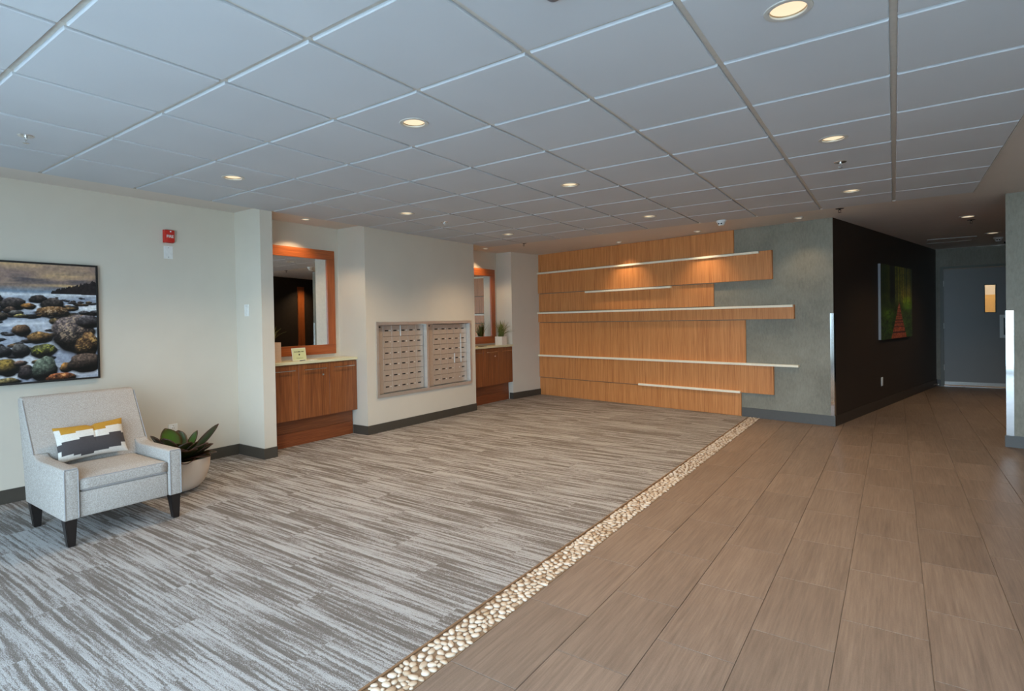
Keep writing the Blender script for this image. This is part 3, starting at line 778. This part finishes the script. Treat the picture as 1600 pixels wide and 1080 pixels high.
LAB = {(-1, 2): 'largest recessed downlight, above the tiled floor at the top edge', (-1, 5): 'recessed downlight beside the ceiling sprinkler above the tiled floor',
       (-1, 8): 'recessed downlight in the last tile row just before the hallway ceiling', (-4, 2): 'large recessed downlight over the middle of the carpet',
       (-4, 5): 'recessed downlight over the carpet, second of its row from the window side', (-4, 8): 'recessed downlight in the last full tile row facing the wood wall',
       (-7, 2): 'recessed downlight nearest the wing wall and the armchair wall', (-7, 5): 'recessed downlight in front of the mailbox wall top',
       (-7, 8): 'recessed downlight in front of the second niche'}
for key, lab in LAB.items(): downlight(lab, LX[key[0]], LY[key[1]], HT, DOWN_W)
for (x, y, lab) in ((-3.24, 7.78, 'small recessed wall washer over the end of the wood wall by the grey pier'), (-2.06, 7.53, 'small recessed wall washer over the middle of the wood wall'),
                    (-.876, 7.31, 'small recessed wall washer over the bare grey textured wall')):
    downlight(lab, x, y, HD, WASH_W * (.45 if x > -1 else 1.0), .05, False, 100, .9)
downlight('bright downlight at the start of the hallway ceiling', .70, 8.58, HD, HALL_W, .085, False, 120)
downlight('bright downlight deeper in the hallway ceiling nearer the door', 1.13, 10.6, HD, HALL_W, .085, False, 120)
downlight('small downlight in the niche ceiling above the first mirror', -5.06, 3.72, HD, NICHE_W, .055, False, 116, .5)
downlight('small downlight in the niche ceiling above the second mirror', -5.08, 7.0, HD, NICHE_W, .055, False, 116, .5)

# sprinklers and detectors
def sprinkler(label, x, y, z, mat='chrome'):
    c0 = thing('fire_sprinkler', label, 'sprinkler', (x, y, z), 0, 'ceiling sprinklers')
    MB().lathe([(.0, -.004), (.02, -.006), (.036, -.004), (.04, 0)], 24).build('escutcheon', mat, c0, True)
    mb = MB().tube([(0, 0, -.002), (0, 0, -.016)], .008, 10)
    for q in (-1, 1): mb.tube([(q * .008, 0, -.014), (q * .012, 0, -.026), (q * .003, 0, -.04)], .0025, 6)
    mb.build('yoke', mat, c0, True)
    MB().lathe([(0, -.040), (.016, -.041), (.016, -.043), (0, -.044)], 16).build('deflector', mat, c0)
sprinkler('chrome ceiling sprinkler above the beach picture wall', -3.973, 1.06, HT)
sprinkler('chrome ceiling sprinkler beside a downlight above the tiled floor', -.305, 4.77, HT)
sprinkler('chrome ceiling sprinkler in front of the mailbox wall', -3.99, 4.74, HT)
sprinkler('dark ceiling sprinkler on the drywall strip near the hallway corner', -.458, 7.0, HD, 'leg')
sprinkler('dark ceiling sprinkler on the drywall strip before the second niche', -4.343, 6.93, HD, 'leg')
sprinkler('dark ceiling sprinkler beside the first hallway downlight', .76, 8.95, HD, 'leg')
def detector(label, x, y, z, r=.055, mat='white_plastic'):
    c0 = thing('smoke_detector', label, 'smoke detector', (x, y, z), 0, 'ceiling smoke detectors')
    MB().lathe([(r, 0), (r, -.016), (r * .95, -.02), (0, -.02)], 28).build('base', mat, c0, True)
    MB().lathe([(r * .78, -.02), (r * .66, -.045), (r * .5, -.058), (0, -.06)], 28).build('sensor_housing', mat, c0, True)
    mb = MB()
    for q in (-1, 1): mb.box(-.012 + q * .014, .004 + q * .014, -r * .74, -r * .66, -.046, -.032)
    mb.build('vent_slot', 'black', c0)
detector('white conical smoke detector at the tile edge in front of the wood wall', -1.585, 6.755, HT)
detector('grey smoke detector on the hallway ceiling near the door', 1.27, 11.35, HD)
tag(MB().lathe([(0, -.035), (.02, -.033), (.034, -.02), (.038, 0)], 24, (-.905, 1.655, HT)).build('ceiling_sensor', m_plain('grey_sensor', srgb(120, 118, 124), .35), None, True), 'grey dome sensor at the top edge of the ceiling', 'sensor')
tag(MB().lathe([(0, -.03), (.016, -.026), (.022, 0)], 16, (1.44, 12.1, HD)).build('ceiling_camera', 'black', None, True), 'tiny dark dome camera on the hallway ceiling beside the door wall', 'camera')
ap = thing('access_panel', 'flat ceiling access panel with thin raised edge in the hallway', 'access panel', (.70, 11.15, HD))
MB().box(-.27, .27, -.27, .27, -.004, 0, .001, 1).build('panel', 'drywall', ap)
mb = MB().box(-.285, .285, -.285, -.27, -.009, 0).box(-.285, .285, .27, .285, -.009, 0).box(-.285, -.27, -.27, .27, -.009, 0).box(.27, .285, -.27, .27, -.009, 0)
mb.build('frame', 'trim_ring', ap)
# lamp of the space behind the door
vl = thing('downlight', 'lamp in the space behind the door pane', 'ceiling light', (1.3, 13.5, HD), 0, 'recessed ceiling downlights')
MB().lathe([(0, -.01), (.07, -.01), (.08, 0)], 24).build('lens', 'lens', vl)
ld = bpy.data.lights.new('lamp', 'POINT'); ld.energy = 26; ld.color = (1, .82, .58); ld.shadow_soft_size = .05
lo = bpy.data.objects.new('lamp', ld); COL.objects.link(lo); lo.parent = vl; lo.location = (0, 0, -.12)

# ------------------------------------------------------------------ pictures
def vnoise(h, w, sy, sx, seed, octs=4):
    rs = np.random.default_rng(seed); out = np.zeros((h, w)); amp = 1; tot = 0
    for o in range(octs):
        gy, gx = int(sy * 2 ** o) + 2, int(sx * 2 ** o) + 2; g_ = rs.random((gy, gx))
        yy = np.linspace(0, gy - 1.001, h); xx = np.linspace(0, gx - 1.001, w)
        yi = yy.astype(int); xi = xx.astype(int); fy = (yy - yi)[:, None]; fx = (xx - xi)[None]
        fy = fy * fy * (3 - 2 * fy); fx = fx * fx * (3 - 2 * fx)
        a = g_[yi][:, xi]; b = g_[yi][:, xi + 1]; c = g_[yi + 1][:, xi]; d = g_[yi + 1][:, xi + 1]
        out += amp * ((a * (1 - fx) + b * fx) * (1 - fy) + (c * (1 - fx) + d * fx) * fy); tot += amp; amp *= .55
    return out / tot
def s2l(im): im = np.clip(im / 255., 0, 1); return np.where(im <= .04045, im / 12.92, ((im + .055) / 1.055) ** 2.4)
def paint_beach(h, w):
    """sunset boulder beach, v=0 at top; u in 0..1 over the whole picture"""
    vv, uu = np.mgrid[0:h, 0:w]; v = vv / (h - 1); u = uu / (w - 1); asp = w / h
    n1 = vnoise(h, w, 10, 4, 1); n2 = vnoise(h, w, 18, 5, 2); nf = vnoise(h, w, 60, 90, 3, 3); nx = vnoise(h, w, 95, 140, 8, 2); nm = vnoise(h, w, 22, 33, 5, 4)
    L = lambda a, b, t: np.array(a)[None, None] * (1 - t[..., None]) + np.array(b)[None, None] * t[..., None]
    im = L((150, 126, 116), (214, 176, 132), np.clip((n1 - .3) * 2.2, 0, 1))
    cl = np.clip((n2 - .42) * 5, 0, 1) * np.clip(1 - abs(v - .13) / .10, 0, 1)
    im = im * (1 - cl[..., None]) + np.array((96, 88, 92)) * cl[..., None]
    gl = np.clip(1 - abs(v - .185 - .02 * (n1 - .5)) / .02, 0, 1) * np.clip((u - .62) * 4, 0, 1)
    im = im * (1 - .8 * gl[..., None]) + np.array((236, 196, 130)) * .8 * gl[..., None]
    hz = np.clip((v - .185) / .05, 0, 1); im = im * (1 - hz[..., None]) + np.array((120, 138, 158)) * hz[..., None]
    sea = np.clip((v - .235) / .02, 0, 1); water = L((148, 156, 172), (236, 238, 240), np.clip((n2 - .35) * 2.4, 0, 1))
    im = im * (1 - sea[..., None]) + water * sea[..., None]
    mist = np.clip(1 - abs(v - .262) / .016, 0, 1); im = im * (1 - mist[..., None]) + np.array((222, 226, 228)) * mist[..., None]
    # headland with jagged tree tops
    jag = vnoise(1, w, 1, 90, 9, 3)[0][None] * 1.6 - .3; top = .245 - np.clip((u - .775) / .225, 0, 1) ** .8 * .105 - .034 * (jag - .3) * (u > .775)
    hd = (u > .775) & (v > top) & (v < .252 + .004 * n1)
    im[hd] = np.array((40, 34, 34)) * (.7 + .6 * nf[hd])[:, None]
    def rock(cx, cy, rx, ry, col, seed, rough=.12, speck=None, top=1.0):
        nonlocal im
        dx, dy = (u - cx) / rx, (v - cy) / ry; a = np.arctan2(dy, dx); rs = np.random.default_rng(seed); k = rs.random(4) * 6.28
        R = 1 + rough * (.5 * np.sin(2 * a + k[0]) + .35 * np.sin(3 * a + k[1]) + .3 * np.sin(5 * a + k[2]) + .2 * np.sin(9 * a + k[3]))
        d = np.sqrt(dx * dx + dy * dy) / R; mk = np.clip((1 - d) * 14, 0, 1)
        hgt = np.sqrt(np.clip(1 - d * d, 0, 1)); sh = np.clip(.10 + 1.35 * (-dy * .8 - dx * .25) * .85 + .42 * hgt, .06, 1.9)
        tex = .60 + .7 * nm + 1.0 * (nf - .45) + .5 * (nx - .45); c = np.array(col)[None, None] * (sh * tex)[..., None] * top
        if speck is not None:
            sp = .75 * np.clip((nx * .6 + nm * .5 - .58) * 7, 0, 1) * np.clip(hgt * 1.6, 0, 1) * np.clip(sh * 1.6, 0, 1); c = c * (1 - sp[..., None]) + np.array(speck) * sp[..., None]
        halo = np.clip((1.16 - d) * 6, 0, 1) * (dy > -.2); im = im * (1 - .5 * halo[..., None]) + np.array((30, 30, 34)) * .5 * halo[..., None]
        im = im * (1 - mk[..., None]) + c * mk[..., None]
    rs = np.random.default_rng(21)
    pal = [(92, 80, 74), (74, 66, 64), (118, 92, 66), (86, 84, 86), (60, 56, 56), (134, 104, 68)]
    for i in range(70):                               # far bands of small stones
        t_ = rs.random() ** 1.4; cy = .285 + .17 * t_; s_ = .011 + .03 * t_
        cx = rs.random(); cx = .80 + .2 * cx if i % 2 else cx * .85
        rock(cx, cy, s_ * rs.uniform(.8, 1.4), s_ * .55, pal[i % 6], 100 + i)
    for cx, cy, rx, ry in ((.60, .345, .065, .055), (.515, .30, .05, .035), (.715, .30, .045, .035), (.78, .345, .055, .06), (.30, .33, .06, .05), (.12, .36, .08, .06), (.42, .36, .05, .04)):
        rock(cx, cy, rx, ry, (84, 74, 70), int(cx * 999))
    M_ = lambda zx: .535 + zx / 775 * .447
    rock(M_(430), .415, .085, .055, (150, 110, 72), 41, speck=(214, 190, 160))
    for i in range(80):
        t_ = rs.random(); cy = .42 + .55 * t_; s_ = .010 + .03 * t_; rock(rs.random() * .82, cy, s_ * rs.uniform(.9, 1.5), s_ * .75, pal[rs.integers(6)], 300 + i)
    R_ = [(90, .395, .03, .03, (110, 88, 72)), (235, .362, .035, .028, (190, 130, 66)), (20, .445, .03, .04, (90, 78, 66)), (135, .42, .034, .026, (96, 92, 88)),
          (175, .445, .034, .018, (168, 150, 96)), (175, .565, .045, .05, (126, 96, 70)), (440, .49, .026, .028, (140, 116, 76)), (320, .63, .060, .055, (150, 112, 68)),
          (165, .735, .045, .06, (92, 88, 84)), (30, .74, .04, .05, (80, 76, 76)), (345, .745, .065, .062, (108, 108, 66)), (60, .87, .055, .075, (150, 122, 60)),
          (200, .93, .035, .055, (66, 58, 58)), (160, .84, .03, .025, (140, 110, 96)), (350, .91, .065, .115, (110, 120, 104)), (530, .90, .035, .045, (170, 120, 66))]
    for i, (zx, cy, rx, ry, col) in enumerate(R_): rock(M_(zx), cy, rx, ry, col, 500 + i, .1, (206, 204, 70) if i == 10 else None)
    rock(M_(600), .60, .115, .165, (112, 98, 96), 77, .14, (206, 176, 140)); rock(M_(715), .71, .06, .12, (118, 86, 58), 78, .16, (226, 182, 104))
    rock(M_(740), .50, .07, .06, (96, 90, 92), 79); rock(M_(700), .87, .10, .085, (92, 76, 66), 80); rock(M_(480), .985, .075, .045, (160, 92, 56), 81, .1, (230, 178, 110))
    rock(M_(60), .985, .06, .03, (150, 130, 84), 82)
    return s2l(im * (.82 + .3 * nf)[..., None])
def paint_forest(h, w):
    vv, uu = np.mgrid[0:h, 0:w]; v = vv / (h - 1); u = uu / (w - 1)
    nf = vnoise(h, w, 60, 40, 31, 3); nm = vnoise(h, w, 16, 10, 32, 4); tr = vnoise(1, w, 1, 22, 33, 2)[0][None] + 0 * v
    t1 = vnoise(1, w, 1, 34, 33, 2)[0][None] + 0 * v; t2 = vnoise(1, w, 1, 12, 35, 2)[0][None] + 0 * v
    im = np.stack([34 + 70 * nm, 50 + 84 * nm, 14 + 20 * nm], -1)
    gap = np.clip((t1 * .55 + t2 * .45 - .40) * 5, 0, 1) * np.clip((.56 - v) * 6, 0, 1) * np.clip(1.15 - abs(u - .66) * 2.0, 0, 1)
    im = im * (1 - gap[..., None]) + np.array((206, 190, 66)) * (.55 + .7 * nf)[..., None] * gap[..., None]
    trunk = np.clip((.46 - (t1 * .55 + t2 * .45)) * 12, 0, 1) * np.clip((.54 - v) * 8, 0, 1); im = im * (1 - .85 * trunk[..., None]) + np.array((40, 30, 20)) * .85 * trunk[..., None]
    glow = np.clip(1 - ((u - .84) / .22) ** 2 - ((v - .52) / .13) ** 2, 0, 1) + np.clip(1 - ((u - .2) / .2) ** 2 - ((v - .66) / .1) ** 2, 0, 1) * .7
    im += glow[..., None] * np.array((70, 110, 10)) * (.4 + nf)[..., None]
    fern = np.clip((nf - .5) * 5, 0, 1) * np.clip((v - .5) * 4, 0, 1); im = im * (1 - .55 * fern[..., None]) + np.array((92, 150, 48)) * .55 * fern[..., None]
    dk = np.clip((.42 - nf) * 6, 0, 1) * np.clip((v - .5) * 4, 0, 1); im *= (1 - .6 * dk)[..., None]
    cx = .55 + .0 * v; half = np.clip((v - .5) / .5, 0, 1) ** 1.15 * .24 + .012; bw = (abs(u - cx) < half) & (v > .5)
    pl = (np.sin(3.0 / np.clip(v - .42, .05, 1) * 6) > -.75); col = np.array((206, 98, 58)) * (.55 + .75 * nf)[..., None]; col = np.where(pl[..., None], col, np.array((70, 36, 26)))
    im = np.where(bw[..., None], col, im); edge = np.clip(1 - abs(u - .5) * .5, .4, 1)
    return s2l(np.clip(im * edge[..., None] * .95, 0, 255))
# beach picture on the left wall: y runs along the wall
pic = thing('framed_print', 'black framed beach photograph of boulders at sunset above the armchair', 'picture', (XL, 1.165, .875))
PW, PH, PF = 1.372, .918, .014
MB().box(.001, .03, -PW / 2 + PF, PW / 2 - PF, PF, PH - PF).build('backing', 'black', pic)
mb = MB().box(.001, .04, -PW / 2, PW / 2, 0, PF).box(.001, .04, -PW / 2, PW / 2, PH - PF, PH).box(.001, .04, -PW / 2, -PW / 2 + PF, PF, PH - PF).box(.001, .04, PW / 2 - PF, PW / 2, PF, PH - PF)
mb.build('frame', 'black', pic)
hh, ww = 300, 440
yy, zz = np.meshgrid(np.linspace(-PW / 2 + PF, PW / 2 - PF, ww), np.linspace(PH - PF, PF, hh))
grid_mesh('print', np.stack([np.full_like(yy, .0315), yy, zz], -1)[::-1].copy(), paint_beach(hh, ww)[::-1].copy(), 'print', pic, 0, False)
# forest canvas on the dark hallway wall
p = dpt(2.595, 0)
pic2 = thing('canvas_print', 'unframed canvas print of a forest boardwalk on the dark hallway wall', 'picture', (p[0], p[1], .935), math.atan2(DN.y, DN.x))
CWd, CHt = 1.67, 1.035
MB().box(.002, .031, -CWd / 2, CWd / 2, 0, CHt).build('canvas_wrap', m_plain('canvas_side', srgb(150, 152, 156), .7), pic2)
hh, ww = 150, 240
yy, zz = np.meshgrid(np.linspace(-CWd / 2, CWd / 2, ww), np.linspace(CHt, 0, hh))
grid_mesh('print', np.stack([np.full_like(yy, .0325), yy, zz], -1)[::-1].copy(), paint_forest(hh, ww)[::-1].copy(), 'print', pic2, 0, False)

# ------------------------------------------------------------------ armchair
ch = thing('armchair', 'light grey linen armchair with low arms and dark tapered legs', 'armchair', (-4.25, 1.503, 0))
Wc = .672; hw = Wc / 2
bk = [(-.335, .165), (-.362, .35), (-.45, .80), (-.450, .822), (-.438, .836), (-.390, .838), (-.366, .830), (-.354, .812), (-.255, .64), (-.14, .44), (-.125, .40), (-.125, .165)]
MB().prism(bk, -hw + .002, hw - .002, .014, 3, 'y').build('backrest', 'linen', ch, True)
for q in (-1, 1):
    ya, yb = (hw - .085, hw) if q > 0 else (-hw, -hw + .085)
    # arm: side profile with a gently curved junction into the back
    ap_ = [(-.325, .162), (.348, .160), (.350, .452), (.338, .463), (-.05, .461), (-.10, .464), (-.13, .470), (-.157, .488), (-.34, .488)]
    MB().prism(ap_, ya, yb, .011, 3, 'y').build('arm', 'linen', ch, True)
    xf = .3505
    MB().tube([(xf, ya + .008, .168), (xf, ya + .008, .448), (xf - .004, ya + .012, .459), (xf - .004, yb - .012, .459), (xf, yb - .008, .448), (xf, yb - .008, .168)], .0035, 6).build('piping', 'linen_piping', ch, True)
    ys_ = q * (hw - .004)
    MB().tube([(-.357, ys_, .818), (-.257, ys_, .645), (-.160, ys_, .484)], .0035, 6).build('piping', 'linen_piping', ch, True)
MB().box(-.14, .338, -hw + .086, hw - .086, .160, .314, .012, 3).build('seat_rail', 'linen', ch, True)
# seat cushion with crowned top
bm = bmesh.new(); bmesh.ops.create_cube(bm, size=1.0)
bmesh.ops.subdivide_edges(bm, edges=bm.edges[:], cuts=9, use_grid_fill=True)
cx0, cx1, cyw, cz0, cz1 = -.155, .342, hw - .089, .314, .396
for v in bm.verts:
    a, b, c = v.co * 2
    rx = (1 - .02 * max(0, abs(b) - .8) * 5) ; zc = 1.0
    crown = (1 - abs(a) ** 3) * (1 - abs(b) ** 3)
    ex = max(abs(a), abs(b)); pinch = 1 - .10 * max(0, (abs(c) - .6) / .4) * 0
    z = (cz0 + cz1) / 2 + c * (cz1 - cz0) / 2 + (.016 * crown if c > .99 else 0)
    rr = .022 * max(0, abs(c) - .75) / .25
    v.co = Vector(((cx0 + cx1) / 2 + a * ((cx1 - cx0) / 2 - rr * (abs(a) > .99)), b * (cyw - rr * (abs(b) > .99)), z - (.004 if c > .99 and ex > .99 else 0)))
me = bpy.data.meshes.new('seat_cushion'); bm.to_mesh(me); bm.free(); me.materials.append(M['linen'])
for pl_ in me.polygons: pl_.use_smooth = True
link('seat_cushion', me, ch)
mb = MB().tube([(cx1 - .004, -cyw + .01, cz1 - .008), (cx1 - .004, cyw - .01, cz1 - .008)], .003, 6).tube([(cx1 - .002, -cyw + .01, cz0 + .006), (cx1 - .002, cyw - .01, cz0 + .006)], .003, 6)
mb.build('piping', 'linen_piping', ch, True)
def chair_leg(x, y, dx):
    bm = bmesh.new(); mb = MB.__new__(MB); mb.bm = bm
    a, b = .032, .019
    lo_ = [bm.verts.new((x + dx + s_ * b, y + t_ * b, 0.004)) for s_, t_ in ((-1, -1), (1, -1), (1, 1), (-1, 1))]
    hi_ = [bm.verts.new((x + s_ * a, y + t_ * a, .165)) for s_, t_ in ((-1, -1), (1, -1), (1, 1), (-1, 1))]
    bm.faces.new(lo_[::-1]); bm.faces.new(hi_)
    for i in range(4): bm.faces.new((lo_[i], lo_[(i + 1) % 4], hi_[(i + 1) % 4], hi_[i]))
    bmesh.ops.bevel(bm, geom=bm.edges[:], offset=.003, segments=2, affect='EDGES')
    mb.build('leg', 'leg', ch)
for x, dx in ((.308, .018), (-.285, .020)):
    for q in (-1, 1): chair_leg(x, q * (hw - .040), dx)

# lumbar pillow
pw, ph, pt = .405, .235, .058
nu, nv = 121, 81
def pillow_side(sgn):
    a, b = np.meshgrid(np.linspace(-1, 1, nu), np.linspace(-1, 1, nv))
    th = np.clip(1 - abs(a) ** 2.6, 0, 1) ** .55 * np.clip(1 - abs(b) ** 2.2, 0, 1) ** .6
    crease = np.exp(-((a - .05 - .04 * b) / .035) ** 2) * np.clip(b + .35, 0, 1) * .16
    X = sgn * (pt * th * (1 - crease) + .001); sag = 1 - .05 * (1 - b * b) * abs(a) ** 3; sag2 = 1 - .09 * (1 - a * a)
    Yp = a * pw / 2 * sag; Z = b * ph / 2 * sag2 + ph / 2 - .012 * np.exp(-((a - .05) / .1) ** 2) * (b > .6) * (b - .6) / .4
    P = np.stack([X, Yp, Z], -1)
    u, v = (a + 1) / 2, (b + 1) / 2
    cream, gold, dark = np.array(srgb(206, 199, 189)), np.array(srgb(172, 126, 36)), np.array(srgb(64, 58, 58))
    C = np.ones((nv, nu, 3)) * cream
    g0 = np.where(u < .07, .90, np.where(u < .27, .76, np.where(u < .51, .80, np.where(u < .70, .74, np.where(u < .92, .82, .80)))))
    d1 = .03 + np.where(u < .05, .45, np.where(u < .30, .52, np.where(u < .50, .56, np.where(u < .72, .50, np.where(u < .94, .56, .52)))))
    d0 = -.01 + np.where(u < .04, .30, np.where(u < .20, .17, np.where(u < .30, .12, np.where(u < .48, .07, np.where(u < .70, .12, np.where(u < .90, .16, .26))))))
    C[v > g0] = gold; C[(v < d1) & (v > d0)] = dark
    C *= (0.92 + .16 * np.random.default_rng(4).random((nv, nu)))[..., None]
    return P, C
pil = thing('lumbar_pillow', 'mustard cream and charcoal lumbar pillow leaning on the armchair back', 'pillow', (-4.322, 1.475, .425))
for sgn, nm in ((1, 'front_cover'), (-1, 'back_cover')):
    P, C = pillow_side(sgn)
    o = grid_mesh(nm, P if sgn > 0 else P[:, ::-1].copy(), C if sgn > 0 else C[:, ::-1].copy(), 'pillow', pil)
pil.rotation_euler = (math.radians(1.5), math.radians(-20), 0)

# ------------------------------------------------------------------ bowl with succulent
bw = thing('potted_succulent', 'broad leaved dark succulent in a round stone bowl beside the armchair', 'plant', (-4.57, 2.115, .004))
R0, Hb = .24, .252
prof = [(0, 0), (.095, 0), (.105, .004)]
for k in range(1, 11):
    t_ = k / 10; prof.append((.105 + (R0 - .105) * math.sin(t_ * PI / 2) ** .82, .004 + (Hb - .004) * (1 - math.cos(t_ * PI / 2)) ** .9))
prof += [(R0 - .012, Hb + .002), (R0 - .02, Hb - .01), (R0 - .035, Hb - .05), (0, Hb - .06)]
MB().lathe(prof, 48).build('bowl', 'ceramic', bw, True)
MB().lathe([(0, Hb - .028), (R0 - .05, Hb - .03), (R0 - .027, Hb - .04)], 32).build('soil', 'soil', bw)
def succ_leaf(az, el, L, W, curl, base_r=.03, bright=0.0, roll=0.0):
    nu_, nv_ = 9, 15; f = np.linspace(0, 1, nv_); a = np.linspace(-1, 1, nu_)
    wid = W / 2 * (np.sin(np.clip(f * .93 + .06, 0, 1) ** 1.35 * PI) ** .7 * .92 + .14 * (1 - f)); wid[-1] = W * .03
    th = math.radians(el) + curl * (f - .1); dr = np.cumsum(np.cos(th)) / nv_ * L; dz = np.cumsum(np.sin(th)) / nv_ * L
    P = np.zeros((nv_, nu_, 3)); C = np.zeros((nv_, nu_, 3))
    azr = math.radians(az); d = np.array([math.cos(azr), math.sin(azr)]); q = np.array([-d[1], d[0]])
    for i in range(nv_):
        nrm = np.array([-math.sin(th[i]) * d[0], -math.sin(th[i]) * d[1], math.cos(th[i])])
        side = np.array([q[0], q[1], 0]) * math.cos(roll) + nrm * math.sin(roll)
        for j in range(nu_):
            cup = wid[i] * .35 * a[j] ** 2
            P[i, j] = np.array([d[0] * (base_r + dr[i]), d[1] * (base_r + dr[i]), Hb - .03 + dz[i]]) + side * a[j] * wid[i] + nrm * cup
            e = max(abs(a[j]) ** 3, f[i] ** 7); green = np.array(srgb(36, 50, 20)) * (1 - bright) + np.array(srgb(84, 132, 44)) * bright * .8
            C[i, j] = green * (1 - e) + np.array(srgb(66, 36, 28)) * e
    grid_mesh('leaf', P, C, 'leaf', bw, .004)
for args in [(80, 36, .37, .085, .30, .05, 0, .35), (200, 66, .27, .21, .22, .02, .85), (262, 56, .25, .15, .1, .03, .1), (-8, 24, .27, .20, .15, .04, 0), (-30, 30, .25, .17, .15, .04, 0),
             (34, 30, .25, .18, .2, .05, .05), (105, 50, .25, .085, .25, .06, .5), (150, 50, .26, .15, .2, .04, .3), (300, 58, .24, .14, .15, .03, .1), (15, 48, .2, .16, .2, .02, .1),
             (335, 56, .18, .14, .25, .01, .3), (230, 52, .26, .12, .1, .03, .2), (60, 22, .24, .15, .25, .05, 0), (-12, 6, .24, .17, .05, .06, 0), (28, 10, .23, .16, .05, .06, 0), (62, 8, .23, .14, .1, .06, .05), (90, 16, .22, .13, .1, .06, .05),
             (45, 44, .2, .13, .2, .03, .15)]:
    succ_leaf(*args)
bm = bmesh.new()
for i in range(16):
    az = math.radians(random.uniform(190, 290)); r0_ = random.uniform(.05, .14); L = random.uniform(.12, .2); ln = random.uniform(.1, .32)
    b0 = Vector((math.cos(az) * r0_, math.sin(az) * r0_, Hb - .03)); tp = b0 + Vector((math.cos(az) * L * math.sin(ln), math.sin(az) * L * math.sin(ln), L * math.cos(ln))); q = Vector((-math.sin(az), math.cos(az), 0)) * .004
    v0, v1, v2 = bm.verts.new(b0 - q), bm.verts.new(b0 + q), bm.verts.new(tp); v3 = bm.verts.new(b0 + Vector((.003, .0, -.003)))
    bm.faces.new((v0, v1, v2)); bm.faces.new((v1, v3, v2)); bm.faces.new((v3, v0, v2))
me = bpy.data.meshes.new('grass_tips'); bm.to_mesh(me); bm.free(); me.materials.append(M['grass']); stuff(link('grass_tips', me, bw))
